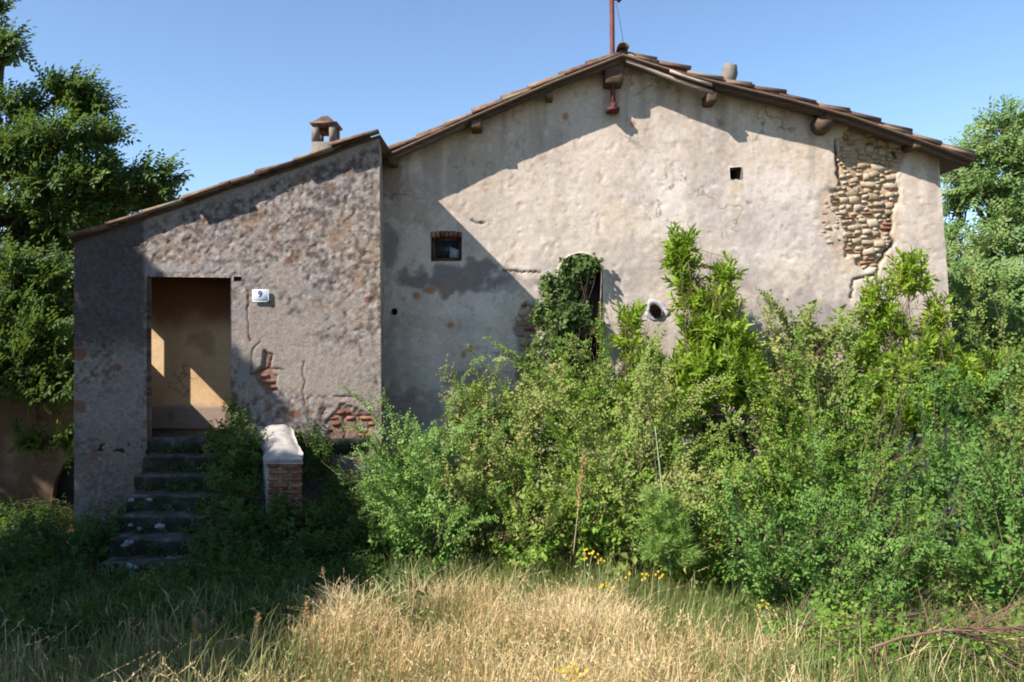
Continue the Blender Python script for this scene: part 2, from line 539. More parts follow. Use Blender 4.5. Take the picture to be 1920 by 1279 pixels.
# ------------------------------------------------------------------ the farmhouse
house = empty("farmhouse", "tall cream gable of the old farmhouse with sagging tiled roof and crumbling plaster", "farmhouse", loc=(2, 11.15, -2.4))
house.location = (0, 0, 0)

def arc_poly(cx, cy, r, ybot, D, n=14):
    pts = [(cx - r, ybot), (cx - r, cy)]
    pts += [(cx - r * math.cos(a), cy - r * math.sin(a) * 0.98) for a in np.linspace(0, math.pi, n)[1:-1]]
    pts += [(cx + r, cy), (cx + r, ybot)]
    return px_poly(pts, D)
arch_poly = arc_poly(1088, 516, 42, 905, YW)
win_poly = px_poly([(808, 490), (808, 437), (822, 434), (852, 434), (866, 437), (866, 490)], YW)
hole_poly = px_poly([(1369, 337), (1368, 315), (1390, 313), (1391, 336)], YW)
vent_poly = px_poly([(1230 + 12 * math.cos(a) + 3 * math.sin(a), 585 + 13 * math.sin(a)) for a in np.linspace(0, 2 * math.pi, 13)[:-1]], YW)
pip_poly = px_poly([(740 + 6 * math.cos(a), 585 + 7 * math.sin(a)) for a in np.linspace(0, 2 * math.pi, 9)[:-1]], YW)
patch_px = [(1568, 262), (1580, 236), (1640, 248), (1700, 270), (1690, 335), (1684, 380), (1672, 405), (1668, 462), (1650, 500), (1622, 505), (1590, 478), (1576, 430), (1566, 380), (1572, 330)]
patch_poly = px_poly(patch_px, YW)
patch2_poly = px_poly([(1522, 440), (1535, 372), (1560, 345), (1585, 400), (1592, 470), (1560, 470)], YW)
patch3_poly = px_poly([(968, 590), (985, 560), (1012, 590), (1010, 700), (1000, 800), (968, 800)], YW)
crack_px = [([(1672, 395), (1668, 430), (1670, 462)], 7), ([(1668, 462), (1650, 492), (1644, 522), (1650, 560)], 4), ([(1642, 515), (1600, 525), (1592, 560)], 3),
            ([(1568, 262), (1570, 320), (1574, 345)], 4), ([(1690, 300), (1675, 285)], 3), ([(940, 508), (1015, 510)], 2.0), ([(905, 420), (885, 412)], 2.5)]
cracks = [(px_poly(c, YW), wd / F * YW) for c, wd in crack_px]

def xz3(X, Z): return np.stack([X, Z, np.zeros_like(X)], 1)

def crack_mask(X, Z):
    m = np.zeros_like(X)
    jig = (fbm(xz3(X, Z), 9, 2, 77) - 0.5) * 0.10
    for poly, wd in cracks:
        d = np.full(X.shape, 1e9)
        for i in range(len(poly) - 1):
            dd, _, _ = seg_dist(X + jig, Z + jig * 0.4, poly[i], poly[i + 1])
            d = np.minimum(d, dd)
        m = np.maximum(m, 1 - sstep(wd * 0.35, wd * 0.9, d))
    return m

def patch_masks(X, Z):
    j = (fbm(xz3(X, Z), 5, 3, 21) - 0.5) * 0.22
    p1 = sstep(-0.01, 0.03, poly_sdf(X, Z, patch_poly) + j)
    p2 = sstep(-0.10, 0.16, poly_sdf(X, Z, patch2_poly) + j * 1.6 - 0.03)
    p3 = sstep(-0.01, 0.04, poly_sdf(X, Z, patch3_poly) + j)
    return p1, p2, p3

def wall_disp(X, Z):
    p = xz3(X, Z)
    d = (fbm(p, 0.9, 3, 1) - 0.5) * 0.022 + (fbm(p, 7, 3, 2) - 0.5) * 0.010 + (fbm(p, 18, 2, 3) - 0.5) * 0.006
    p1, p2, p3 = patch_masks(X, Z)
    d -= p1 * 0.040 + p2 * 0.014 + p3 * 0.035
    d += (p1 + p2 * 0.9 + p3) * (fbm(p, 11, 2, 8) - 0.5) * 0.035
    d -= crack_mask(X, Z) * 0.03
    pit = sstep(0.70, 0.78, fbm(p, 11, 3, 40))
    d -= pit * 0.008
    # the loose render edge beside the left of the arch
    d += 0.012 * (1 - sstep(P(966, 0, YW)[0], P(969, 0, YW)[0], X)) * sstep(-1.6, -1.4, Z) * (1 - sstep(0.35, 0.5, Z))
    return d

def mixa(c, col, m): return c * (1 - m[:, None]) + np.asarray(col)[None, :] * m[:, None]

def blot(X, Z, x, y, rx, ry, seed, D=YW):
    """soft irregular patch given at a photo position"""
    c = P(x, y, D)
    r = np.hypot((X - c[0]) / (rx / F * D), (Z - c[2]) / (ry / F * D))
    n = (fbm(xz3(X, Z), 2.6, 4, seed) - 0.5) * 1.6 + (fbm(xz3(X, Z), 9, 4, seed + 3) - 0.5) * 1.3
    return 1 - sstep(0.62, 1.05, r + n)

def wall_col(X, Z):
    p = xz3(X, Z)
    c = np.tile(np.array((.64, .565, .475)), (len(X), 1))
    big = fbm(p, 0.55, 4, 31)
    c = mixa(c, (.70, .64, .57), sstep(0.5, 0.68, big))
    med = fbm(p * np.array((1.0, 0.8, 1)), 1.9, 5, 32)
    c = mixa(c, (.40, .36, .335), sstep(0.50, 0.70, med) * 0.55)
    strk = fbm(p * np.array((5.0, 0.55, 1)), 1.0, 4, 33)
    c = mixa(c, (.50, .44, .36), sstep(0.52, 0.7, strk) * 0.45)
    warm = fbm(p, 1.2, 4, 34)
    c = mixa(c, (.60, .49, .36), sstep(0.54, 0.72, warm) * 0.40)
    sp = fbm(p, 13, 3, 35)
    c = mixa(c, (.40, .31, .22), sstep(0.66, 0.76, sp) * 0.5)
    c = mixa(c, (.72, .67, .61), (1 - sstep(0.26, 0.36, sp)) * 0.6)
    # lower grey clouds
    for k, (x, y, rx, ry, s) in enumerate(((1480, 590, 130, 55, .6), (1400, 520, 110, 35, .4), (1190, 500, 120, 50, .35), (1440, 410, 90, 50, .25), (1560, 610, 70, 35, .5), (1250, 640, 110, 40, .4), (1690, 660, 100, 60, .35))):
        c = mixa(c, (.33, .30, .29), blot(X, Z, x, y, rx, ry, 50 + k) * s)
    # dark lichen band below the little window, mould low down, brown damp under the eave's left end
    for k, (x, y, rx, ry, s, col) in enumerate(((850, 520, 130, 30, .8, (.17, .15, .15)), (940, 530, 60, 22, .5, (.2, .18, .18)), (728, 470, 22, 60, .7, (.17, .15, .14)),
            (880, 712, 42, 20, .5, (.13, .12, .11)), (770, 770, 60, 30, .4, (.15, .13, .12)), (800, 740, 50, 18, .4, (.18, .16, .15)), (745, 370, 80, 60, .55, (.36, .29, .20)),
            (730, 640, 25, 160, .35, (.25, .22, .19)), (845, 610, 90, 18, .25, (.34, .28, .22)), (760, 830, 80, 40, .4, (.18, .16, .16)), (720, 335, 40, 60, .6, (.2, .15, .11)))):
        c = mixa(c, col, blot(X, Z, x, y, rx, ry, 70 + k) * s)
    # rusty flecks on the shaded render
    for k, (x, y) in enumerate(((882, 655), (870, 668), (845, 612), (779, 555), (806, 545), (833, 543), (1350, 230), (1185, 232), (1060, 220))):
        c = mixa(c, (.42, .22, .11), blot(X, Z, x, y, 8, 9, 90 + k) * 0.9)
    # run-off streak under the put-log hole
    a = P(1381, 340, YW); b = P(1384, 440, YW)
    strm = np.exp(-((X - a[0] - 0.03 * np.sin(Z * 9)) / 0.07) ** 2) * sstep(b[2], a[2], Z) * (Z < a[2])
    c = mixa(c, (.50, .42, .22), strm * 0.55)
    # exposed masonry and the sandy bedding round it
    p1, p2, p3 = patch_masks(X, Z)
    halo = sstep(-0.35, 0.0, poly_sdf(X, Z, patch_poly)) * sstep(0.42, 0.6, fbm(p, 3.2, 4, 36))
    c = mixa(c, (.55, .42, .28), halo * 0.6)
    c = mixa(c, (.47, .35, .22), np.clip(p1, 0, 1))
    c = mixa(c, (.50, .40, .29), p2 * 0.8)
    c = mixa(c, (.24, .20, .17), p3 * 0.9)
    rc = sstep(P(1690, 0, YW)[0], P(1720, 0, YW)[0], X)
    c = mixa(c, (.47, .42, .36), rc * sstep(0.42, 0.6, fbm(p, 4, 4, 37)) * 0.7)
    c = mixa(c, (.05, .032, .02), crack_mask(X, Z) * 0.95)
    zt = zroof(X) - .2
    drip = sstep(.50, .66, fbm(p * np.array((8.0, .5, 1)), 1.0, 3, 38)) * (1 - sstep(.15, 1.3, zt - Z)) 
    c = mixa(c, (.33, .28, .23), drip * .55)
    return c * np.array((.85, .80, .795))

XRz = np.array([-3.0, -0.36, 0.28, 2.2, 3.2])
XRx = np.array([6.12, 5.99, 5.88, 5.735, 5.70])
def xr_main(Z): return np.interp(Z, XRz, XRx)
def zt_main(x): return zroof(x) - 0.14
gable = wall_sheet("gable_wall", YW, -1.95, xr_main, -2.7, zt_main, 0.022,
                   [(arch_poly, 0.36), (win_poly, 0.22), (hole_poly, 0.30), (vent_poly, 0.3), (pip_poly, 0.15)],
                   wall_disp, wall_col, M['stucco'], house, 5.72)

# rest of the shell: side wall, rear wall, left wall
def plain_sheet(name, A, B, z0, zf, mat, parent, colr, step=0.12, bat=None):
    A, B = np.array(A, float), np.array(B, float)
    L = np.linalg.norm(B - A)
    n = max(2, int(L / step)); m = 26
    s = np.linspace(0, 1, n)[None, :].repeat(m, 0)
    t = np.linspace(0, 1, m)[:, None].repeat(n, 1)
    X = A[0] + (B[0] - A[0]) * s; Y = A[1] + (B[1] - A[1]) * s
    zt = zf(X)
    Z = z0 + t * (zt - z0)
    if bat is not None: X = X + bat(Z)
    V = np.stack([X.ravel(), Y.ravel(), Z.ravel()], 1)
    nz = (fbm(V, 2.2, 4, 91))
    c = np.array(colr)[None, :] * (0.75 + 0.5 * nz[:, None])
    i = (np.arange(m - 1)[:, None] * n + np.arange(n - 1)[None, :]).ravel()
    return link(name, mk_mesh(name, V, [np.stack([i, i + 1, i + n + 1, i + n], 1)], mat, True, {"albedo": c}), parent)
plain_sheet("side_wall", (5.72, YW), (5.72, 20.0), -2.8, lambda x: 0 * x + zroof(5.72) - 0.14, M['stucco'], house, (.55, .48, .40), bat=lambda Z: xr_main(Z) - 5.72)
plain_sheet("rear_wall", (5.7, 20.0), (-5.2, 20.0), -2.8, zt_main, M['stucco'], house, (.5, .44, .37))
plain_sheet("side_wall", (-5.2, 20.0), (-5.2, YW + 0.02), -2.8, lambda x: 0 * x + zroof(-5.2) - 0.14, M['stucco'], house, (.5, .44, .37))

# near-black backing sheets standing for the shade behind the openings
m = MB(); c = P(836, 462, YW); m.box(c[0] - .6, c[0] + .6, YW + .24, YW + 1.2, c[2] - .6, c[2] + .6)
m.F = [f[[0, 1, 3, 4, 5]] if len(f) == 6 and False else f for f in m.F]
room = m
def niche_back(name, poly, y, mat, grow=0.02):
    xs = [q[0] for q in poly]; zs = [q[1] for q in poly]
    mb = MB(); mb.box(min(xs) - grow, max(xs) + grow, y, y + 0.04, min(zs) - grow, max(zs) + grow)
    return mb.build(name, mat, house)
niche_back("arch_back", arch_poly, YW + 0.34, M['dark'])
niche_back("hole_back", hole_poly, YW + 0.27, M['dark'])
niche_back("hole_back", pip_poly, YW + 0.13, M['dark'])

# little window: frame, mullion-less pane, half-open pale shutter, brick lintel
win = MB()
xs = [q[0] for q in win_poly]; zs = [q[1] for q in win_poly]
wx0, wx1, wz0, wz1 = min(xs), max(xs), min(zs), max(zs)
fy = YW + 0.10
bw = 0.045
win.box(wx0, wx0 + bw, fy, fy + .06, wz0, wz1 - .07)
win.box(wx1 - bw, wx1, fy, fy + .06, wz0, wz1 - .07)
win.box(wx0 + bw, wx1 - bw, fy, fy + .06, wz0, wz0 + bw)
win.box(wx0 + bw, wx1 - bw, fy, fy + .06, wz1 - .07 - bw, wz1 - .07)
wo_ = win.build("window", M['iron'], house)
mb = MB(); mb.box(wx0 + bw, wx1 - bw, fy + .025, fy + .032, wz0 + bw, wz1 - .07 - bw); mb.build("pane", M['glass'], wo_)
mb = MB(); mb.hexa([(wx1 - .17, fy - .012, wz0 + .05), (wx1 - .17, fy - .012, wz0 + .20), (wx1 - .17, fy - .002, wz0 + .05), (wx1 - .17, fy - .002, wz0 + .20),
                    (wx1 - .05, fy - .012, wz0 + .05), (wx1 - .05, fy - .012, wz0 + .16), (wx1 - .05, fy - .002, wz0 + .05), (wx1 - .05, fy - .002, wz0 + .16)])
mb.build("broken_shutter", M['shutter'], wo_)
lin = empty("lintel"); lin.parent = house
bm0 = stone_mesh("brick", M['brick'], 3, 7.0, 0.04)
for k in range(7):
    x = wx0 + 0.03 + (wx1 - wx0 - 0.06) * k / 6
    b = link("brick", bm0, lin)
    b.location = (x, YW + 0.035, wz1 - 0.035 - 0.012 * ((k - 3) / 3) ** 2)
    b.scale = (0.058, 0.13, 0.085); b.rotation_euler = (0, (k - 3) * 0.05, 0)
# iron arch rim and vent
mb = MB()
ring = []
n = 22
for k in range(n):
    a = 2 * math.pi * k / n
    ro = 1.0 + 0.16 * math.sin(3 * a + 1) + 0.10 * math.sin(5 * a)
    o_ = P(1231 + 22 * ro * math.cos(a), 582 + 20 * ro * math.sin(a), YW); i_ = P(1230 + 12.2 * math.cos(a) + 3 * math.sin(a), 585 + 13.2 * math.sin(a), YW)
    ring += [(o_[0], YW + 0.005, o_[2]), (o_[0] * .93 + i_[0] * .07, YW - 0.012, o_[2] * .93 + i_[2] * .07), (i_[0], YW - 0.012, i_[2]), (i_[0], YW + 0.05, i_[2])]
q = []
for k in range(n):
    for j in range(3):
        a, b = k * 4 + j, ((k + 1) % n) * 4 + j
        q.append((a, b, b + 1, a + 1))
mb.add(ring, [q]); mb.build("vent_collar", M['lilac'], house, True)
mb = MB()
vc = P(1230, 585, YW)
mb.tube([(vc[0], YW - 0.02, vc[2]), (vc[0] + .03, YW + .12, vc[2] - .03), (vc[0] + .05, YW + .3, vc[2] - .06)], [0.086, 0.084, 0.05], 14)
# open pipe: remove front cap
mb.F = [f for f in mb.F if f.shape[1] != 14] + [mb.F[-1]]
mb.build("flue_pipe", M['tile'], house, True)

# exposed stones -----------------------------------------------------
stone_vars = [stone_mesh("stone", M['stone'], s, 5.0 + 2.0 * (s % 4), 0.42) for s in range(10)]
brick_vars = [stone_mesh("brick", M['brick'], s + 20, 5.0, 0.07) for s in range(4)]
def lay_stones(poly_px, D, parent, sizes, seed, proud=0.012, brickp=0.08, recess=0.034):
    """random rubble: big stones first, smaller ones packed in between"""
    rnd = random.Random(seed)
    poly = px_poly(poly_px, D)
    x0, x1 = min(q[0] for q in poly), max(q[0] for q in poly)
    z0, z1 = min(q[1] for q in poly), max(q[1] for q in poly)
    put = []
    for wd0, h0, tries in sizes:
        for _ in range(tries):
            isb = rnd.random() < brickp
            wd, h = wd0 * rnd.uniform(.8, 1.25), h0 * rnd.uniform(.8, 1.2)
            if isb: h = min(h * .6, .05); wd *= 1.15
            x, z = rnd.uniform(x0, x1), rnd.uniform(z0, z1)
            if poly_sdf(np.array([x]), np.array([z]), poly)[0] < min(wd, h) * .38: continue
            if any(abs(x - a) < (wd + c) * .47 and abs(z - b) < (h + d) * .47 for a, b, c, d in put): continue
            put.append((x, z, wd, h))
            o = link("brick" if isb else "stone", rnd.choice(brick_vars if isb else stone_vars), parent)
            dp = .07 + .15 * min(wd, h)
            o.location = (x, D + recess - proud - rnd.uniform(-.008, .010) + dp * .5 - .012, z)
            o.scale = (wd * 1.02, dp, h * 1.02)
            o.rotation_euler = (rnd.uniform(-.2, .2), rnd.uniform(-.22, .22) * (.3 if isb else 1), rnd.uniform(-.22, .22))
    return len(put)
RUB = [(.21, .13, 5), (.15, .095, 40), (.115, .075, 220), (.085, .055, 700), (.055, .040, 1100)]
n_st = lay_stones(patch_px, YW, gable, RUB, 5)
n_st += lay_stones([(1532, 440), (1545, 372), (1562, 352), (1576, 390), (1588, 470), (1560, 465)], YW, gable, [(.11, .07, 40), (.07, .045, 120)], 6, proud=.004, recess=.02)
n_st += lay_stones([(966, 596), (985, 565), (1010, 590), (1010, 720), (1000, 790), (968, 790)], YW, gable, [(.16, .10, 30), (.10, .07, 120), (.07, .045, 150)], 8, brickp=.15, recess=.035)

# roof ---------------------------------------------------------------
def roof_deck(name, fn, xs, y0, y1, drop, th, mat, parent):
    xs = np.array(xs)
    zt = fn(xs) - drop
    V = []
    for y in (y0, y1):
        for x, z in zip(xs, zt): V.append((x, y, z))
        for x, z in zip(xs, zt): V.append((x, y, z - th))
    n = len(xs)
    q = []
    for i in range(n - 1):
        q += [(i, i + 1, 2 * n + i + 1, 2 * n + i), (n + i, 3 * n + i, 3 * n + i + 1, n + i + 1), (i, n + i, n + i + 1, i + 1), (2 * n + i, 2 * n + i + 1, 3 * n + i + 1, 3 * n + i)]
    q += [(0, 2 * n, 3 * n, n), (n - 1, 2 * n - 1, 4 * n - 1, 3 * n - 1)]
    return link(name, mk_mesh(name, V, [q], mat), parent)
rx = sorted(set(list(RPx[RPx > -1.7]) + [-1.68]))
roof = roof_deck("roof_boards", zroof, rx, YV + 0.015, 20.4, 0.105, 0.03, M['wood'], house)
roof_deck("roof_boards", zroof, [-5.45, -1.68], YW + 0.03, 20.4, 0.105, 0.03, M['wood'], house)

def coppo_mesh(name, L=0.44, r0=0.095, r1=0.075, th=0.014, n=6):
    V, q = [], []
    for e, (x, r) in enumerate(((0, r0), (L, r1))):
        for rr in (r, r - th):
            for k in range(n + 1):
                a = math.pi * k / n
                V.append((x, -rr * math.cos(a), rr * math.sin(a) * 0.85))
    m_ = n + 1
    for k in range(n):
        q += [(k, k + 1, 2 * m_ + k + 1, 2 * m_ + k), (m_ + k, 3 * m_ + k, 3 * m_ + k + 1, m_ + k + 1), (k, m_ + k, m_ + k + 1, k + 1), (2 * m_ + k, 2 * m_ + k + 1, 3 * m_ + k + 1, 3 * m_ + k)]
    q += [(0, 2 * m_, 3 * m_, m_), (n, m_ + n, 3 * m_ + n, 2 * m_ + n)]
    return mk_mesh(name, V, [q], M['tile'], False)
def tegola_mesh(name, L=0.44, w0=0.165, th=0.02, lip=0.035):
    prof = [(-w0, 0), (-w0, lip), (-w0 + .02, lip), (-w0 + .02, th), (w0 - .02, th), (w0 - .02, lip), (w0, lip), (w0, 0)]
    V = [(x, y * s, z) for x, s in ((0, 1.0), (L, 0.9)) for y, z in prof]
    q = [(k, (k + 1) % 8, 8 + (k + 1) % 8, 8 + k) for k in range(8)]
    caps = [(0, 1, 2, 3), (4, 5, 6, 7), (0, 3, 4, 7)]
    q += [c[::-1] for c in caps] + [tuple(8 + i for i in c) for c in caps]
    return mk_mesh(name, V, [q], M['tile'], False)
COP = [coppo_mesh("roof_tile", 0.50, 0.088 + d, 0.070 + d) for d in (0, -0.006, 0.005)]
TEG = [tegola_mesh("flat_tile", 0.48)]

def tile_positions(fn, xe, xr, course=0.42, tile=0.50):
    """lower/upper X of each course from eave xe up to ridge xr"""
    sgn = 1 if xr > xe else -1
    xx = np.linspace(xe, xr, 80); Ls = float(np.sum(np.hypot(np.diff(xx), np.diff(fn(xx)))))
    n_c = max(1, round((Ls - tile) / course)); course = (Ls - tile) / n_c
    x = xe
    res = []
    while len(res) <= n_c:
        sl = abs((fn(x + sgn * 0.05) - fn(x)) / 0.05)
        dx = course / math.sqrt(1 + sl * sl) * sgn
        xu = x + dx * 1.19
        if (xu - xr) * sgn > 0: xu = xr
        res.append((x, xu))
        x += dx
    return res

def place_tile(me, name, parent, x0, x1, y, fn, base, lift, rnd, jit=0.008):
    z0 = float(fn(x0)) - base + lift + rnd.uniform(-jit, jit)
    z1 = float(fn(x1)) - base + rnd.uniform(-jit, jit) * 0.5
    o = link(name, me, parent)
    o.matrix_world = frame_matrix((x0 + rnd.uniform(-.02, .02), y + rnd.uniform(-.012, .012), z0), (x1 - x0, rnd.uniform(-.02, .02), z1 - z0), (0, 0, 1))
    return o

rnd = random.Random(4)
tile_xf = []
for xe, xr_ in ((-5.5, XRIDGE), (6.03, XRIDGE)):
    for (a, b) in tile_positions(zroof, xe, XRIDGE):
        ncol = 30
        for j in range(ncol):
            ycop = YV + 0.075 + j * 0.33
            yteg = YV + 0.185 + j * 0.33
            if min(a, b) < -1.72 and ycop < YW + .12: continue
            if j < 1:
                place_tile(TEG[0], "flat_tile", house, a, b, yteg + 0.02 + rnd.uniform(-.03, .03), zroof, 0.105, 0.030, rnd)
                place_tile(rnd.choice(COP), "roof_tile", house, a, b, ycop + .055 + rnd.uniform(-.02, .02), zroof, 0.086, 0.030, rnd, 0.014)
            else:
                tile_xf.append((a, b, ycop, yteg))
# everything behind the verge courses: one joined part
def join_tiles(xfs, fn, name, parent, seed):
    r = random.Random(seed)
    data = []
    for me in (COP[0], TEG[0]):
        v = np.empty(len(me.vertices) * 3, np.float32); me.vertices.foreach_get("co", v)
        f = np.array([list(p.vertices) for p in me.polygons])
        data.append((v.reshape(-1, 3), f))
    Vs, Fs, n = [], [], 0
    for a, b, yc, yt in xfs:
        for (v, f), y, base, lift in ((data[0], yc, 0.086, 0.03), (data[1], yt, 0.10, 0.024)):
            z0 = float(fn(a)) - base + lift + r.uniform(-.012, .012); z1 = float(fn(b)) - base + r.uniform(-.008, .008)
            mt = np.array(frame_matrix((a, y + r.uniform(-.012, .012), z0), (b - a, r.uniform(-.02, .02), z1 - z0), (0, 0, 1)))
            Vs.append(v @ mt[:3, :3].T + mt[:3, 3]); Fs.append(f + n); n += len(v)
    o = link(name, mk_mesh(name, np.concatenate(Vs), [np.concatenate(Fs)], M['tile']), parent)
    o["kind"] = "stuff"
    return o
join_tiles(tile_xf, zroof, "roof_tiling", house, 9)
# ridge tiles
for k in range(10):
    o = link("ridge_tile", COP[1], house)
    o.matrix_world = frame_matrix((XRIDGE, YV - 0.02 + k * 0.40, float(zroof(XRIDGE)) - 0.045 + 0.012), (0, 1, -0.02), (0, 0, 1))
    o.scale = (0.98, 0.98, 0.98)
    if k > 6: break

# verge boards, purlin ends
def board(name, x0, x1, y, zoff0, zoff1, h, t, mat, parent, nseg=8, seed=0):
    r = random.Random(seed)
    xs = np.linspace(x0, x1, nseg + 1)
    V = []
    for i, x in enumerate(xs):
        zo = zoff0 + (zoff1 - zoff0) * i / nseg
        z = float(zroof(x)) - zo + r.uniform(-.004, .004)
        hh = h * r.uniform(0.93, 1.05)
        V += [(x, y, z - hh), (x, y + t, z - hh), (x, y + t, z), (x, y, z)]
    q = []
    for i in range(nseg):
        a, b = i * 4, i * 4 + 4
        for j in range(4):
            q.append((a + j, a + (j + 1) % 4, b + (j + 1) % 4, b + j))
    q += [(0, 3, 2, 1), (nseg * 4, nseg * 4 + 1, nseg * 4 + 2, nseg * 4 + 3)]
    return link(name, mk_mesh(name, V, [q], mat), parent)
board("verge_board", -1.68, -0.62, YV + 0.07, .137, .137, .062, .06, M['wood'], house, 6, 1)
board("verge_board", -0.56, 0.52, YV + 0.075, .137, .137, .058, .06, M['wood'], house, 6, 2)
board("verge_board", 0.54, XRIDGE - 0.01, YV + 0.07, .137, .137, .062, .06, M['wood'], house, 5, 3)
board("verge_board", XRIDGE + 0.05, 2.62, YV + 0.05, .137, .235, .045, .05, M['palewood'], house, 5, 4)
board("verge_board", 2.05, 2.60, YV + 0.00, .12, .165, .03, .05, M['palewood'], house, 3, 8)
board("verge_board", 2.66, 4.06, YV + 0.07, .137, .137, .060, .06, M['wood'], house, 7, 5)
board("verge_board", 4.10, 5.98, YV + 0.07, .137, .137, .066, .06, M['wood'], house, 8, 6)
for k in range(1, 9):         # rafters deeper under the eave, seen from beside
    board("rafter", 2.0, 5.98, YV + 0.02 + k * 1.1, .137, .137, .09, .08, M['wood'], house, 6, 30 + k)
def purlin(x, y, wpx, hpx, mat, seed, yf=YV + 0.05, rot=0.0):
    c = P(x, y, yf)
    V, fs = rough_box(wpx / F * yf, YW + 0.4 - yf, hpx / F * yf, 0.012, 2, 0.012, seed, 11)
    V = V + np.array((c[0], (YW + 0.4 + yf) / 2, c[2]))
    return link("purlin", mk_mesh("purlin", V, fs, mat), house)
purlin(733, 299, 16, 16, M['wood'], 1)
purlin(893, 232, 20, 18, M['wood'], 2)
purlin(1031, 178, 13, 12, M['wood'], 3, YV + 0.12)
purlin(1152, 136, 34, 40, M['wood'], 4, YV + 0.10)
purlin(1336, 181, 20, 19, M['wood'], 5, YV + 0.06)
purlin(1722, 270, 15, 14, M['wood'], 7)
# the thick round log, its end rotted
mb = MB()
lc = P(1547, 230, YV + 0.12)
pts = [(lc[0] + .01 * k, YV + 0.10 + 0.16 * k, lc[2] + 0.002 * k) for k in range(5)]
mb.tube(pts, [0.10, 0.125, 0.13, 0.128, 0.13], 11)
me = mb.mesh("purlin", M['wood'])
o = link("purlin", me, house)
co = np.empty(len(me.vertices) * 3, np.float32); me.vertices.foreach_get("co", co); co = co.reshape(-1, 3)
co = co + ((np.stack([fbm(co + k * 9, 8, 2, k) for k in range(3)], 1) - .5) * 0.06).astype(np.float32)
me.vertices.foreach_set("co", co.ravel()); me.update()
o["label"] = "thick rotten log end"

# chimney over the left roof: two pillars, back lintel, pyramid cap
ch = empty("chimney"); ch.parent = house
Yc = 12.4
def chx(px): return (px - 960) / F * Yc
def chz(py): return (640 - py) / F * Yc
mb = MB(); mb.box(chx(584), chx(628), Yc, Yc + .36, 1.7, chz(266)); mb.build("base", M['greycap'], ch)
for a, b, y0 in ((584, 597, Yc), (617, 628, Yc), (584, 597, Yc + .25), (617, 628, Yc + .25)):
    mb = MB(); mb.box(chx(a), chx(b), y0, y0 + .11, chz(266), chz(233) if y0 == Yc else chz(245)); mb.build("pillar", M['greycap'], ch)
mb = MB(); mb.box(chx(584), chx(628), Yc + .25, Yc + .36, chz(245), chz(233)); mb.build("lintel", M['brick'], ch)
mb = MB(); mb.box(chx(581), chx(632), Yc - .03, Yc + .40, chz(233), chz(229)); mb.build("slab", M['tile'], ch)
V = [(chx(585), Yc, chz(229)), (chx(628), Yc, chz(229)), (chx(628), Yc + .37, chz(229)), (chx(585), Yc + .37, chz(229)),
     (chx(602), Yc + .14, chz(213)), (chx(611), Yc + .14, chz(213)), (chx(611), Yc + .22, chz(213)), (chx(602), Yc + .22, chz(213))]
link("cap", mk_mesh("cap", V, [[(0, 1, 5, 4), (1, 2, 6, 5), (2, 3, 7, 6), (3, 0, 4, 7), (4, 5, 6, 7)]], M['tile']), ch)
# chimney stub and loose stones on the right slope
Ys = 11.6
o = link("chimney_stub", stone_mesh("chimney_stub", M['greycap'], 41, 2.3, .3, True), house)
o.location = P(1367, 141, Ys); o.scale = (.20, .22, .42); o.rotation_euler = (0, .12, .3)
for (x, y, sx, sz, sd) in ((1527, 180, .20, .10, 1), (1742, 243, .16, .09, 2), (1690, 228, .12, .07, 3)):
    o = link("stone", stone_vars[sd], None)
    c = P(x, y, 11.3)
    c[2] = float(zroof(c[0])) + 0.03
    o.location = c; o.scale = (sx, .16, sz * 1.6)
    tag(o, {1: "largest loose stone lying on the right roof slope, nearest the chimney stub", 2: "small loose stone near the right end of the roof", 3: "smallest loose stone, between two others on the right roof slope"}[sd], "stone", "loose stones on the roof")

# ------------------------------------------------------------------ the porch
porch = empty("porch", "grey roughcast lean-to porch with open doorway at the top of the steps", "porch")
door_poly = px_poly([(276, 850), (275, 519), (432, 521), (432, 850)], YP)
pk_poly = px_poly([(438, 519), (452, 519), (452, 527), (438, 527)], YP)
zfloor = -1.17
bp1_px = [(608, 800), (622, 745), (655, 738), (668, 760), (700, 780), (712, 800), (712, 870), (650, 870), (645, 840), (612, 830)]
bp2_px = [(472, 705), (492, 690), (496, 660), (512, 665), (510, 690), (528, 700), (522, 735), (500, 738), (488, 722)]
bp3_px = [(470, 640), (478, 640), (490, 690), (480, 700)]
pcracks = [(px_poly(c, YP), wd / F * YP) for c, wd in (([(466, 545), (464, 580), (469, 640)], 4), ([(470, 700), (474, 655), (490, 640)], 3), ([(470, 702), (505, 690), (530, 694)], 5), ([(505, 690), (512, 668)], 4),
    ([(628, 742), (668, 745)], 4), ([(646, 782), (690, 782)], 5), ([(645, 830), (712, 828)], 3.5), ([(690, 782), (690, 828)], 2.5), ([(646, 782), (646, 838)], 5), ([(660, 868), (712, 868)], 3), ([(568, 680), (570, 760)], 3), ([(612, 765), (600, 790)], 3))]
def pcrack(X, Z):
    m = np.zeros_like(X)
    jig = (fbm(xz3(X, Z), 8, 2, 177) - 0.5) * 0.07
    for poly, wd in pcracks:
        for i in range(len(poly) - 1):
            dd, _, _ = seg_dist(X + jig, Z + jig * .6, poly[i], poly[i + 1])
            m = np.maximum(m, 1 - sstep(wd * 0.15, wd * 0.6, dd))
    return m
bp1, bp2 = px_poly(bp1_px, YP), px_poly(bp2_px, YP)
def ppatch(X, Z):
    j = (fbm(xz3(X, Z), 6, 3, 121) - 0.5) * 0.28
    return sstep(-.005, .03, poly_sdf(X, Z, bp1) + j - .05), sstep(-.005, .02, poly_sdf(X, Z, bp2) + j * .5 - .012)
def smooth_zone(X, Z):
    return np.clip(blot(X, Z, 520, 620, 120, 120, 140, YP) + blot(X, Z, 620, 690, 110, 90, 141, YP) * .8, 0, 1)
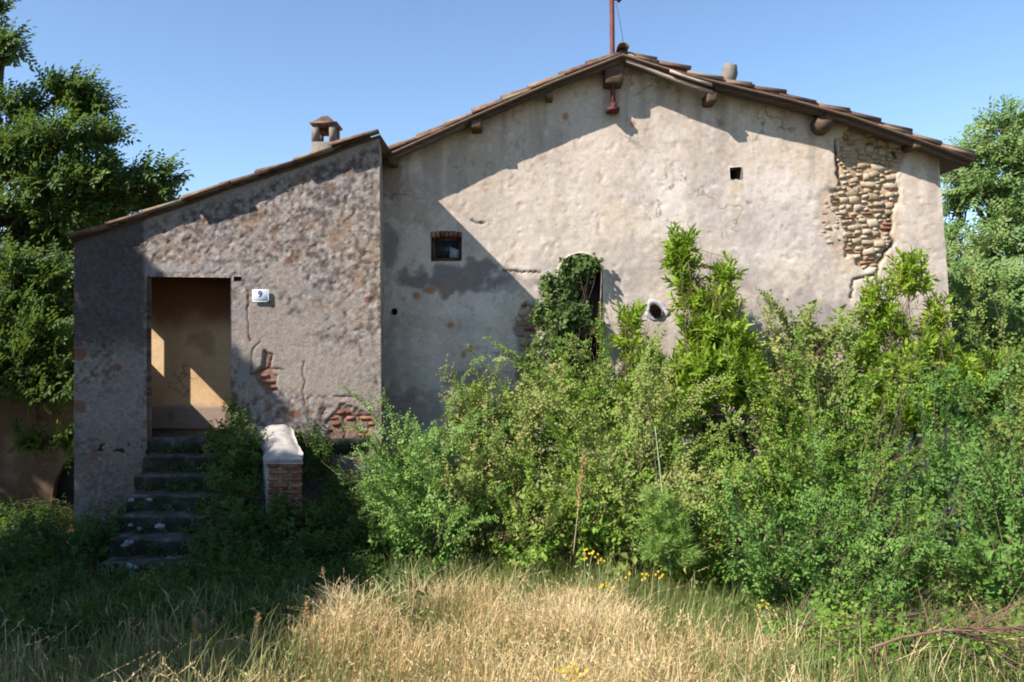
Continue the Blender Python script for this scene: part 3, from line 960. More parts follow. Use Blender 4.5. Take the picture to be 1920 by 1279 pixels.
def porch_disp(X, Z):
    p = xz3(X, Z)
    sm = smooth_zone(X, Z)
    rough = (fbm(p, 22, 2, 101) - 0.5) * 0.011
    d = (fbm(p, 1.1, 3, 103) - 0.5) * 0.03 + rough * (1 - 0.65 * sm)
    pit = sstep(0.60, 0.70, fbm(p, 16, 2, 104))
    d -= pit * 0.007 * (1 - .7 * sm)
    a, b = ppatch(X, Z)
    d -= a * 0.018 + b * 0.03
    d -= pcrack(X, Z) * 0.014
    return d
def porch_col(X, Z):
    p = xz3(X, Z)
    c = np.tile(np.array((.375, .335, .295)), (len(X), 1))
    c = mixa(c, (.47, .38, .28), sstep(.45, .65, fbm(p, 1.1, 4, 111)) * .4)
    c = mixa(c, (.29, .27, .27), sstep(.48, .66, fbm(p, 1.7, 4, 112)) * .7)
    sp = fbm(p, 22, 2, 113)
    c = mixa(c, (.13, .085, .065), sstep(.54, .68, sp) * .7)
    c = mixa(c, (.60, .54, .48), (1 - sstep(.32, .44, sp)) * .7)
    sp2 = fbm(p, 7, 3, 114)
    c = mixa(c, (.40, .25, .14), sstep(.62, .74, sp2) * .5)
    sm = smooth_zone(X, Z)
    c = mixa(c, (.50, .45, .385), sm * .75)
    c = mixa(c, (.40, .38, .37), sm * sstep(.5, .7, fbm(p, 3, 4, 115)) * .7)
    # fresh mortar under the tiles and lighter lintel band
    zt = zporch(X) - 0.07
    n = (fbm(p, 3.5, 3, 116) - .5) * .22
    c = mixa(c, (.54, .50, .46), (1 - sstep(.05, .17, zt - Z + n)) * .8)
    lz = P(0, 505, YP)[2]
    xd0, xd1 = P(270, 0, YP)[0], P(470, 0, YP)[0]
    c = mixa(c, (.50, .47, .44), np.exp(-((Z - lz + n * .2) / .07) ** 2) * sstep(xd0 - .1, xd0 + .1, X) * (1 - sstep(xd1, xd1 + .15, X)) * .8)
    # tree shade deepened in the colour of the upper left pier, pale patch lower down
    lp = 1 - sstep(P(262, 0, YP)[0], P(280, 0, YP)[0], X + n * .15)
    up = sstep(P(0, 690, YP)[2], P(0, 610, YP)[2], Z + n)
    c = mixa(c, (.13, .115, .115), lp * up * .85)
    c = mixa(c, (.44, .40, .36), lp * (1 - up) * sstep(.4, .6, fbm(p, 2.2, 4, 117)) * .8)
    low = 1 - sstep(P(0, 860, YP)[2], P(0, 770, YP)[2], Z + n)
    c = mixa(c, (.24, .21, .19), low * .6)
    a, b = ppatch(X, Z)
    c = mixa(c, (.36, .23, .16), a * .75)
    c = mixa(c, (.30, .18, .12), b * .8)
    for k, (x, y, r_) in enumerate(((553, 777, 14), (690, 562, 14), (540, 490, 9), (150, 665, 16), (150, 762, 18), (175, 850, 14), (220, 690, 12))):
        c = mixa(c, (.33, .15, .09), blot(X, Z, x, y, r_, r_ * .7, 150 + k, YP) * .85)
    c = c * np.array((.55, .52, .525))
    c = mixa(c, (.13, .045, .03), pcrack(X, Z) * .9)
    return c
PX0, PX1 = P(139, 0, YP)[0], P(712, 0, YP)[0]
def xr_p(Z): return np.interp(Z, [-2.7, 2.6], [PX1 + 0.03, PX1 - 0.005])
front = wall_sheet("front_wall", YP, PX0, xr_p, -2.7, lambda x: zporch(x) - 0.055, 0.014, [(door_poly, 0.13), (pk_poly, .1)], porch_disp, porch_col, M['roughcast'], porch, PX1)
# near-black backing in the pocket by the lintel
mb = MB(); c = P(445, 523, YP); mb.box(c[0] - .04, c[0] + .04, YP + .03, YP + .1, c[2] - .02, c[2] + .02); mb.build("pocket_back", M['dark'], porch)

def inner_col(X, Y, Z, seed):
    p = np.stack([X, Y, Z], 1)
    c = np.tile(np.array((.66, .46, .27)), (len(X), 1))
    c = mixa(c, (.50, .29, .13), sstep(.4, .65, fbm(p, 1.4, 4, seed)) * .6)
    c = mixa(c, (.20, .10, .05), sstep(.58, .72, fbm(p, 2.4, 4, seed + 3)) * .5)
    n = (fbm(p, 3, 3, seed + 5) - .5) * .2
    c = mixa(c, (.13, .05, .03), sstep(-.05, .55, Z + n * 2) * .9)                # darker towards the ceiling
    dz = P(0, 762, YW)[2]
    c = mixa(c, (.30, .22, .17), (1 - sstep(dz - .015, dz + .015, Z + n * .05)))   # grey dado
    return c
def inner_wall(name, A, B, z0, z1, parent, seed, th=0.0):
    n, m_ = 60, 60
    s = np.linspace(0, 1, n)[None, :].repeat(m_, 0).ravel(); t = np.linspace(0, 1, m_)[:, None].repeat(n, 1).ravel()
    X = A[0] + (B[0] - A[0]) * s; Y = A[1] + (B[1] - A[1]) * s
    z1f = z1(X) if callable(z1) else z1
    Z = z0 + (z1f - z0) * t
    V = np.stack([X, Y, Z], 1)
    i = (np.arange(m_ - 1)[:, None] * n + np.arange(n - 1)[None, :]).ravel()
    return link(name, mk_mesh(name, V, [np.stack([i, i + 1, i + n + 1, i + n], 1)], M['inner'], True, {"albedo": inner_col(X, Y, Z, seed)}), parent)
YB = 11.14
inner_wall("back_wall", (-5.2, YB), (-1.96, YB), -1.3, lambda x: zporch(x) - .1, porch, 201)
inner_wall("partition", (-2.55, YP + .14), (-2.55, YB), -1.3, 1.9, porch, 205)
# inner skin of the front wall either side of the door
dx0, dx1, dz1 = P(275, 0, YP)[0], P(432, 0, YP)[0], P(0, 520, YP)[2]
inner_wall("front_lining", (-5.1, YP + .135), (dx0, YP + .135), -1.3, 1.35, porch, 207)
inner_wall("front_lining", (dx1, YP + .135), (-2.55, YP + .135), -1.3, 1.8, porch, 209)
inner_wall("front_lining", (dx0, YP + .135), (dx1, YP + .135), dz1, 1.55, porch, 211)
# left side wall, with its low unglazed opening divided by a post (sun comes in through it)
sw = MB()
xo, xi = PX0 + 0.01, PX0 + 0.15
oy0, oy1, oz0, oz1 = 10.16, 11.10, -0.02, 0.60
zt0 = float(zporch(PX0 + .05)) - .07
sw.box(xo, xi, YP + .03, YB, -2.7, oz0)
sw.box(xo, xi, YP + .03, YB, oz1, zt0)
sw.box(xo, xi, YP + .03, oy0, oz0, oz1)
sw.box(xo, xi, oy1, YB, oz0, oz1)
sw_me = sw.mesh("side_wall", M['roughcast'], attrs=None)
nv = len(sw_me.vertices)
at = sw_me.attributes.new("albedo", 'FLOAT_COLOR', 'POINT'); at.data.foreach_set("color", np.tile(np.array((.42, .34, .24, 1), np.float32), nv))
link("side_wall", sw_me, porch)
mb = MB(); mb.box(xo + .02, xo + .10, 10.62, 10.79, oz0, oz1); mb.build("window_post", M['lime'], porch)
# right side wall, running slightly inwards to the main wall
def side_R():
    n, m_ = 50, 120
    s = np.linspace(0, 1, n)[None, :].repeat(m_, 0).ravel(); t = np.linspace(0, 1, m_)[:, None].repeat(n, 1).ravel()
    Z = -2.7 + (2.47 + 2.7) * t
    X = np.interp(Z, [-2.7, 2.6], [PX1 + 0.03, PX1 - 0.005]) - 0.14 * s
    Y = YP + s * (YW - YP)
    d = (fbm(np.stack([Y, Z, X], 1), 12, 3, 301) - .5) * .03 * sstep(0, .06, s)
    V = np.stack([X + d, Y, Z], 1)
    i = (np.arange(m_ - 1)[:, None] * n + np.arange(n - 1)[None, :]).ravel()
    p = np.stack([Y, Z, 0 * X], 1)
    c = np.tile(np.array((.34, .30, .26)), (len(X), 1))
    c = mixa(c, (.2, .16, .13), sstep(.5, .7, fbm(p, 3, 4, 302)))
    return link("side_wall", mk_mesh("side_wall", V, [np.stack([i, i + 1, i + n + 1, i + n], 1)], M['roughcast'], True, {"albedo": c}), porch)
side_R()
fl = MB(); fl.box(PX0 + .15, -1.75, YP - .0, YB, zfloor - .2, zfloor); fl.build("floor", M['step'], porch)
roof_deck("roof_boards", zporch, list(PPx + np.linspace(-.03, 0, len(PPx))), YP - .05, YB + .05, 0.062, 0.025, M['wood'], porch)
rnd = random.Random(14)
p_xf = []
COP2 = [coppo_mesh("roof_tile", 0.60, 0.07, 0.055, .013)]
pt = tile_positions(zporch, PX0 - .02, PX1 - .01, 0.50, 0.60)
for a, b in pt:
    place_tile(TEG[0], "flat_tile", porch, a, b, YP + .05 + rnd.uniform(-.03, .03), zporch, 0.058, 0.022, rnd, .006)
    place_tile(COP2[0], "roof_tile", porch, a, b, YP - .07 + rnd.uniform(-.05, .05), zporch, 0.056, 0.022, rnd, .012)
    for j in range(1, 4):
        p_xf.append((a, b, YP - .07 + j * .33, YP + .06 + j * .33))
join_tiles(p_xf, zporch, "roof_tiling", porch, 19)
# exposed bricks
def lay_bricks(poly_px, D, parent, seed, keep=0.8, inset=.02, mesh=None, recess=0.0):
    r = random.Random(seed)
    poly = px_poly(poly_px, D)
    x0, x1 = min(q[0] for q in poly), max(q[0] for q in poly); z0, z1 = min(q[1] for q in poly), max(q[1] for q in poly)
    z, k = z1, 0
    while z > z0:
        x = x0 - 0.12 * (k % 2)
        while x < x1:
            L = 0.24 if r.random() < .6 else 0.12
            if poly_sdf(np.array([x + L / 2]), np.array([z - .03]), poly)[0] > inset and r.random() < keep:
                o = link("brick", r.choice(brick_vars), parent)
                o.location = (x + L / 2, D + .045 + recess + r.uniform(-.008, .012), z - .03)
                o.scale = (L * .94, .11, .056); o.rotation_euler = (r.uniform(-.05, .05), r.uniform(-.05, .05), r.uniform(-.06, .06))
            x += L + .012
        z -= .068; k += 1
lay_bricks(bp1_px, YP, front, 3, .50, .05, recess=.012)
lay_bricks(bp1_px, YP, front, 33, .25, .03, recess=.018)
lay_bricks([(600, 800), (615, 745), (655, 738), (650, 790), (640, 812)], YP, front, 9, .8, .01, recess=.01)
lay_bricks([(484, 740), (484, 695), (528, 690), (528, 740)], YP, front, 5, .75, .01, recess=.012)

# house number
pl = empty("house_number", "white enamel house number plate with dark blue 9 beside the doorway", "sign")
c = P(490, 555, YP)
cy = YP - 0.035
V, fs = rough_box(.20, .024, .148, .012, 0, 0, 1)
o = link("plate", mk_mesh("plate", V + np.array((c[0], cy, c[2])), fs, M['enamel']), pl)
cu = bpy.data.curves.new("digit", 'FONT'); cu.body = "9"; cu.size = 0.105; cu.extrude = 0.001; cu.align_x = 'CENTER'; cu.align_y = 'CENTER'; cu.offset = 0.0035
to = bpy.data.objects.new("digit_src", cu); COL.objects.link(to)
bpy.context.view_layer.update()
dme = bpy.data.meshes.new_from_object(to.evaluated_get(bpy.context.evaluated_depsgraph_get()))
bpy.data.objects.remove(to)
dme.name = "digit"; dme.materials.clear(); dme.materials.append(M['blue'])
d = link("digit", dme, pl); d.location = (c[0], cy - .0135, c[2] + .012); d.rotation_euler = (math.radians(90), 0, 0)
mb = MB(); mb.box(c[0] - .05, c[0] + .05, cy - .0135, cy - .0122, c[2] - .058, c[2] - .054); mb.build("underline", M['blue'], pl)

# ------------------------------------------------------------------ steps and parapets
stair = empty("stone_steps", "worn stone steps climbing in shade to the open doorway", "steps")
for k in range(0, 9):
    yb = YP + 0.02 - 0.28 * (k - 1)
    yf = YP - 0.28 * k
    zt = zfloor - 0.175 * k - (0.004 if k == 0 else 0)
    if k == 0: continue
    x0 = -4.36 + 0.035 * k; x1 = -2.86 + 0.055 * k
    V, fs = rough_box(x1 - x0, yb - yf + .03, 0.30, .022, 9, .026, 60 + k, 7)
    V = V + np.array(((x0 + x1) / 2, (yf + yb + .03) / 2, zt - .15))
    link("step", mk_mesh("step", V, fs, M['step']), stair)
# bits of whitewash-splashed loose mortar lying on the treads
for k, (x, y, D, s) in enumerate(((246, 938, 9.12, .09), (280, 937, 9.14, .07), (300, 987, 8.84, .11), (262, 992, 8.83, .08), (246, 985, 8.84, .06), (238, 1020, 8.56, .13), (246, 1064, 8.28, .13), (305, 1060, 8.28, .07), (235, 1105, 8.0, .10))):
    o = link("mortar_lump", stone_mesh("mortar_lump", None, 300 + k, 2.6, .75), None)
    o.data.materials.append(M['flake'] if k != 3 else M['greycap'])
    c = P(x, y, D); o.location = c; o.scale = (s * 1.0, .05, s * .55); o.rotation_euler = (-.2, .25 * math.sin(k * 2.3), .4 * math.sin(k * 1.7))
    tag(o, ["white lime lump on the third step from the top, left end", "flat white lime lump right of another on the third step", "triangular white lime lump on the fourth step, rightmost of three", "greyish lime lump on the fourth step, middle of three", "smallest lime lump on the fourth step, leftmost of three",
            "big white lime lump at the left end of the fifth step", "white lime lump at the left of the sixth step", "white lime lump further right on the sixth step", "white lime lump on the lowest visible step"][k], "lump", "lime lumps on the steps")
# brick-fronted parapet with a limewashed cap on the right of the steps
par = empty("stair_parapet", "sloping brick stair parapet with sunlit limewashed cap right of the steps", "parapet")
fxl, fxr, bxl, bxr = -2.66, -2.27, -3.03, -2.66
yf, yb = 9.0, 9.96
def par_pt(u, v, z): # u 0..1 left-right, v 0..1 front-back
    xl = fxl + (bxl - fxl) * v; xr = fxr + (bxr - fxr) * v
    return (xl + (xr - xl) * u, yf + (yb - yf) * v, z)
ztf, ztb = -1.21, -0.97
mb = MB()
V = [par_pt(u, v, z) for u in (0.02, .98) for v in (0.03, 1) for z in (-2.6, None)]
V = [(x, y, (ztf + (ztb - ztf) * (0.03 if i in (1, 5) else 1) - .10) if z is None else z) for i, (x, y, z) in enumerate([(a, b, c_) for a, b, c_ in V])]
mb.hexa(V); mb.build("core", M['lime'], par)
bm = bmesh.new(); bmesh.ops.create_grid(bm, x_segments=8, y_segments=14, size=0.5)
Vc = np.array([v.co[:] for v in bm.verts]); Fc = np.array([[v.index for v in f.verts] for f in bm.faces]); bm.free()
u = Vc[:, 0] + .5; v = Vc[:, 1] + .5
uu = -0.05 + 1.10 * u; vv = -0.04 + 1.06 * v
edge = np.minimum(np.minimum(u, 1 - u), np.minimum(v, 1 - v) * 2)
pts = np.array([par_pt(a, b, 0) for a, b in zip(uu, vv)])
pts[:, 2] = ztf + (ztb - ztf) * vv + (fbm(pts, 5, 3, 71) - .5) * .12 - (1 - sstep(0, .32, edge)) * .07
pts[:, 0] += (fbm(pts, 4, 2, 72) - .5) * .08; 
bot = pts.copy(); bot[:, 2] = ztf + (ztb - ztf) * vv - .105
nC = len(pts)
per = [i for i in range(nC) if edge[i] < 1e-6]
cen = np.array((0.5, 0.5)); per.sort(key=lambda i: math.atan2(v[i] - .5, u[i] - .5))
side = [(per[i], per[(i + 1) % len(per)], nC + per[(i + 1) % len(per)], nC + per[i]) for i in range(len(per))]
link("cap", mk_mesh("cap", np.concatenate([pts, bot]), [np.concatenate([Fc, Fc[:, ::-1] + nC, np.array(side)])], M['lime'], True), par)
r = random.Random(8)
z, k = ztf - .11, 0
while z > -2.5:
    x = fxl + 0.012
    lens = [.24, .125] if k % 2 else [.125, .24]
    for L in lens:
        o = link("brick", r.choice(brick_vars), par)
        o.location = (x + L / 2, yf + .03 + r.uniform(-.006, .006), z - .03); o.scale = (L * .97, .11, .060)
        o.rotation_euler = (0, r.uniform(-.02, .02), r.uniform(-.03, .03))
        x += L + .011
    z -= .071; k += 1
# ------------------------------------------------------------------ mast on the gable
mast = empty("mast", "dark red metal mast standing through the ridge against the sky", "mast")
mx_, my_ = P(1149, 0, 11.03)[0], 11.03
mb = MB(); mb.tube([(mx_ + .01, my_, P(0, 208, my_)[2]), (mx_, my_, 3.3), (mx_ - .02, my_, 5.2)], 0.034, 10); mb.build("pole", M['pole'], mast, True)
mb = MB(); zc_ = P(0, 206, my_)[2]; mb.box(mx_ - .075, mx_ + .085, my_ - .045, YW + .06, zc_ - .025, zc_ + .025); mb.tube([(mx_ + .01, my_, zc_ - .06), (mx_ + .01, my_, zc_ + .09)], .045, 8); mb.build("bracket", M['pole'], mast)
mb = MB(); c0, c1 = P(1155, 6, my_), P(1170, 88, my_ - .1); mb.tube([c0, (c0 + c1) / 2 + np.array((.01, 0, -.02)), c1], .0035, 4); mb.build("stay_wire", M['iron'], mast)
mb = MB(); c0 = P(1158, 0, my_); mb.tube([c0 + np.array((-.06, 0, .0)), c0 + np.array((.04, 0, 0))], .012, 6); mb.tube([c0 + np.array((.0, 0, -.02)), c0 + np.array((.05, 0, .03))], .03, 8); mb.build("insulator", M['pole'], mast)

# ------------------------------------------------------------------ outbuilding at the far left
ob = empty("outbuilding", "low ochre outbuilding wall with dark arched opening left of the porch", "outbuilding")
YO = 12.6
op = px_poly([(96, 1000), (97, 935), (104, 900), (118, 872), (140, 853), (170, 845), (200, 853), (222, 872), (236, 900), (243, 935), (244, 1000)], YO)
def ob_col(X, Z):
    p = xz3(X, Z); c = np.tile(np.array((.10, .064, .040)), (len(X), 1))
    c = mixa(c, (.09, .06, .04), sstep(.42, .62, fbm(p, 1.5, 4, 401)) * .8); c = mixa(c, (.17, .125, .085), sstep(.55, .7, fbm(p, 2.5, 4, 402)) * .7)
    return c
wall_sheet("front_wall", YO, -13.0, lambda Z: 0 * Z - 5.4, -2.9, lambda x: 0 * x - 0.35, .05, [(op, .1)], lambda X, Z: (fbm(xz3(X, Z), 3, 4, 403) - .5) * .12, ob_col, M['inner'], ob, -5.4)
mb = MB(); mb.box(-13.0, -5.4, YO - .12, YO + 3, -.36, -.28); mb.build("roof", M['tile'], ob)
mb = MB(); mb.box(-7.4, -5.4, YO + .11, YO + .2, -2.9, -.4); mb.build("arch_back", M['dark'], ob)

# ------------------------------------------------------------------ foliage engine
def leaf_verts(B, D, N, L, W, fold=0.18):
    D = D / (np.linalg.norm(D, axis=1)[:, None] + 1e-9)
    S = np.cross(D, N); S /= np.linalg.norm(S, axis=1)[:, None] + 1e-9
    N2 = np.cross(S, D)
    tip = B + D * L[:, None] - N2 * (L * 0.12)[:, None]
    mid = B + D * (L * 0.45)[:, None]
    l = mid + S * (W / 2)[:, None] + N2 * (W * fold)[:, None]
    r = mid - S * (W / 2)[:, None] + N2 * (W * fold)[:, None]
    return np.stack([B, l, tip, r], 1).reshape(-1, 3)

def make_spray(kind, rs):
    r = np.random.default_rng(rs)
    X = np.array((1.0, 0, 0))
    if kind == 'laurel':
        n = 16; Ls = .20; t = np.linspace(.08, 1, n); a = np.arange(n) * 2.4 + r.uniform(0, 6)
        rad = np.stack([0 * a, np.cos(a), np.sin(a)], 1)
        f = .35 + .65 * t
        D = X * f[:, None] + rad * (1.05 - .45 * t)[:, None] + r.normal(0, .15, (n, 3))
        B = X * (t * Ls)[:, None]
        N = X * .8 - rad * .6 + r.normal(0, .15, (n, 3))
        L = r.uniform(.065, .10, n); W = L * r.uniform(.30, .40, n)
    elif kind == 'elm':
        n = 15; Ls = .30; t = np.linspace(.05, 1, n); sg = np.where(np.arange(n) % 2, 1, -1)
        B = np.stack([t * Ls, 0 * t + r.normal(0, .006, n), -.10 * t * t * r.uniform(-.3, 1.2)], 1)
        D = np.stack([.55 + 0 * t, sg * .85, r.normal(0, .28, n)], 1)
        N = np.stack([r.normal(0, .35, n), r.normal(0, .35, n), 1 + 0 * t], 1)
        L = r.uniform(.035, .058, n) * (1 - .25 * t); W = L * r.uniform(.55, .72, n)
    elif kind == 'pinnate':
        n = 15; Ls = .26; t = np.repeat(np.linspace(.15, 1, 8), 2)[:n]; sg = np.where(np.arange(n) % 2, 1, -1)
        B = np.stack([t * Ls, 0 * t, -.07 * t * t], 1)
        D = np.stack([.30 + 0 * t, sg * .95, -.25 + r.normal(0, .15, n)], 1); D[-1] = (1, 0, -.6)
        N = np.stack([.3 + r.normal(0, .2, n), r.normal(0, .2, n), 1 + 0 * t], 1)
        L = r.uniform(.046, .066, n); W = L * .50
    elif kind == 'ivy':
        n = 7; B = np.stack([r.uniform(-.02, .12, n), r.uniform(-.09, .09, n), r.uniform(-.03, .05, n)], 1)
        D = np.stack([.8 + r.normal(0, .4, n), r.normal(0, .7, n), r.normal(0, .2, n)], 1)
        N = np.stack([r.normal(0, .35, n), r.normal(0, .35, n), 1 + 0 * B[:, 0]], 1)
        L = r.uniform(.05, .085, n); W = L * r.uniform(.75, .95, n)
    elif kind == 'weed':
        n = 12; Ls = .28; t = np.linspace(.05, 1, n); a = np.arange(n) * 1.7 + r.uniform(0, 6)
        rad = np.stack([0 * a, np.cos(a), np.sin(a)], 1)
        B = X * (t * Ls)[:, None]
        D = X * .35 + rad + r.normal(0, .2, (n, 3))
        N = X * .9 - rad * .3 + r.normal(0, .2, (n, 3))
        L = r.uniform(.05, .095, n) * (1.1 - .5 * t); W = L * r.uniform(.5, .65, n)
    elif kind == 'fennel':
        n = 70; t = r.uniform(0, 1, n); Ls = .22
        B = np.stack([t * Ls, r.normal(0, .01, n), r.normal(0, .01, n)], 1)
        D = np.stack([.8 + 0 * t, r.normal(0, .9, n), r.normal(0, .7, n)], 1)
        N = r.normal(0, 1, (n, 3))
        L = r.uniform(.05, .11, n); W = np.full(n, .0042)
    elif kind == 'big':
        n = 9; B = np.stack([r.uniform(0, .3, n), r.uniform(-.15, .15, n), r.uniform(-.1, .1, n)], 1)
        D = r.normal(0, 1, (n, 3)); N = r.normal(0, .6, (n, 3)) + np.array((0, 0, 1))
        L = r.uniform(.12, .18, n); W = L * .65
    tone = r.uniform(-.16, .16, n)
    return leaf_verts(B, D, N, L, W), np.repeat(tone, 4)
SPRAYS = {k: [make_spray(k, 100 + i) for i in range(6)] for k in ('laurel', 'elm', 'pinnate', 'ivy', 'weed', 'fennel', 'big')}
AREA = {k: float(np.mean([len(s[0]) / 4 for s in SPRAYS[k]])) * a for k, a in (('laurel', .00118), ('elm', .00066), ('pinnate', .00062), ('ivy', .0019), ('weed', .0014), ('fennel', .0009), ('big', .007))}

def sprays_mesh(name, kind, pos, grow, scale, tone, mat, rg, up=None):
    """merge transformed spray copies into one mesh"""
    nS = len(pos)
    pick = rg.integers(0, 6, nS)
    g = grow / (np.linalg.norm(grow, axis=1)[:, None] + 1e-9)
    pos = pos - g * (scale * .12)[:, None]
    u = np.tile(np.array((0, 0, 1.0)), (nS, 1)) if up is None else up
    u = u + rg.normal(0, .35, (nS, 3))
    y = np.cross(u, g); y /= np.linalg.norm(y, axis=1)[:, None] + 1e-9
    z = np.cross(g, y)
    Rm = np.stack([g, y, z], 2) * scale[:, None, None]
    Vs, Ts = [], []
    for k in range(6):
        m_ = pick == k
        if not m_.any(): continue
        tv, tt = SPRAYS[kind][k]
        V = np.einsum('nij,kj->nki', Rm[m_], tv) + pos[m_][:, None, :]
        Vs.append(V.reshape(-1, 3))
        Ts.append((tone[m_][:, None] + tt[None, :]).ravel())
    V = np.concatenate(Vs); T = np.concatenate(Ts)
    n = len(V) // 4
    b = np.arange(n) * 4
    tri = np.concatenate([np.stack([b, b + 1, b + 2], 1), np.stack([b, b + 2, b + 3], 1)])
    return mk_mesh(name, V, [tri], mat, False, {"tone": np.clip(T, 0.01, 0.99)})

def blob_sprays(blobs, kind, rg, lai, out_w, up_w, rnd_w, drop=0.36, shell=0.45, tone0=.45, scale0=1.0, dfreq=2.2, pad=False):
    """blobs: (centre3, radii3) ellipsoids; returns pos, grow, tone, scale"""
    Ps, Gs, Ts, Ss, Us = [], [], [], [], []
    for c, r_ in blobs:
        n = int(lai * math.pi * r_[0] * r_[2] / (AREA[kind] * scale0 ** 2)) + 4
        d = rg.normal(0, 1, (n, 3)); d /= np.linalg.norm(d, axis=1)[:, None]
        if pad: d[:, 2] = np.where(rg.uniform(0, 1, n) < .75, np.abs(d[:, 2]), d[:, 2])
        rr = rg.uniform(0, 1, n) ** shell
        rr *= 1 + 0.28 * (fbm(d * 1.6 + c[None, :], 1.3, 2, 7) - .5) * 2
        p = c + d * rr[:, None] * r_
        out = d * np.array(r_).mean() / np.array(r_); out /= np.linalg.norm(out, axis=1)[:, None]
        g = out * out_w + np.array((0, 0, up_w)) + rg.normal(0, rnd_w, (n, 3))
        dn = fbm(p, dfreq, 3, 55)
        keep = dn > drop
        t = tone0 + (dn - .5) * .5 + rg.normal(0, .10, n) + rg.uniform(-.08, .08)
        uv = out * .45 + np.array(TOSUN[:])
        Us.append(uv[keep]); Ps.append(p[keep]); Gs.append(g[keep]); Ts.append(t[keep]); Ss.append((rg.uniform(.75, 1.2, n) * scale0)[keep])
    return np.concatenate(Ps), np.concatenate(Gs), np.concatenate(Ts), np.concatenate(Ss), np.concatenate(Us)

def pxblob(x, y, D, rx, ry, rd=None):
    r1, r3 = rx / F * D, ry / F * D
    return P(x, y, D), np.array((r1, rd if rd else (r1 + r3) / 2, r3))

def curve_pts(a, b, n, bend, rg, sag=0.0):
    a, b = np.array(a, float), np.array(b, float)
    t = np.linspace(0, 1, n)[:, None]
    L = np.linalg.norm(b - a)
    off = rg.normal(0, bend * L, 3)
    p = a + (b - a) * t + off * (t * (1 - t) * 2) + np.array((0, 0, sag * L)) * (t * (1 - t) * 4)
    return p

def plant(name, label, cat, group, base, blobs_px, kind, mat, seed, lai=4.0, out_w=.7, up_w=.7, rnd_w=.45, drop=.34, tone0=.45, scale0=1.0, stem_r=.016, stem_mat='twig', bare=0, dense=3, stem_part="stem", leaf_part="foliage", shell=.45, shoots=0, dfreq=2.2):
    rg = np.random.default_rng(seed)
    root = empty(name, label, cat, group)
    blobs = [pxblob(*b) for b in blobs_px]
    p, g, t, s, uv = blob_sprays(blobs, kind, rg, lai, out_w, up_w, rnd_w, drop, shell, tone0, scale0, dfreq)
    shoot_paths = []
    if shoots:
        P2, G2_, T2, S2, U2 = [p], [g], [t], [s], [uv]
        for c, r_ in blobs:
            for q in range(shoots):
                d = rg.normal(0, 1, 3); d[1] = -abs(d[1]) * .6; d[2] = abs(d[2]) * .9; d /= np.linalg.norm(d)
                a = c + d * r_ * .55
                L = rg.uniform(.4, 1.05) * (.5 + r_.mean())
                e = a + (d * .8 + np.array((rg.normal(0, .15), -.1, .65))) * L
                pts = curve_pts(a, e, 9, .05, rg, .10)
                shoot_paths.append(pts)
                k = np.repeat(np.arange(1, 9), 2)
                m_ = len(k)
                P2.append(pts[k]); gg = np.gradient(pts, axis=0)[k]; gg /= np.linalg.norm(gg, axis=1)[:, None]
                G2_.append(gg + rg.normal(0, .55, (m_, 3))); T2.append(np.full(m_, tone0 + rg.uniform(-.02, .28)) + rg.normal(0, .07, m_))
                S2.append(rg.uniform(.42, .72, m_) * scale0 * np.linspace(1.1, .7, m_)); U2.append(np.tile(np.array(TOSUN[:]), (m_, 1)) + rg.normal(0, .25, (m_, 3)))
        p, g, t, s, uv = (np.concatenate(q) for q in (P2, G2_, T2, S2, U2))
    fo = link(leaf_part, sprays_mesh(leaf_part, kind, p, g, s, t, M[mat], rg, uv), root)
    fo["kind"] = "stuff"
    bx, by = base
    bz = float(gz(np.array([bx]), np.array([by]))[0]) - .05
    mb = MB()
    for c, r_ in blobs:
        for q in range(dense):
            tgt = c + rg.normal(0, .55, 3) * r_
            b0 = np.array((bx + rg.normal(0, .08), by + rg.normal(0, .08), bz))
            pts = curve_pts(b0, tgt, 6, .06, rg, .04)
            mb.tube(pts, np.linspace(stem_r, stem_r * .25, 6), 4, False)
        # twigs reaching the leaf sprays
        near = np.argsort(((p - c) ** 2).sum(1))[:400]
        for i in rg.choice(near, min(bare + 10, len(near)), False):
            pts = curve_pts(c + rg.normal(0, .3, 3) * r_, p[i] + g[i] / (np.linalg.norm(g[i]) + 1e-9) * .22 * s[i], 4, .05, rg)
            mb.tube(pts, np.linspace(stem_r * .4, .002, 4), 3, False)
    for pts in shoot_paths:
        mb.tube(pts, np.linspace(.006, .002, 9), 4, False)
    mb.build(stem_part, M[stem_mat], root)
    return root

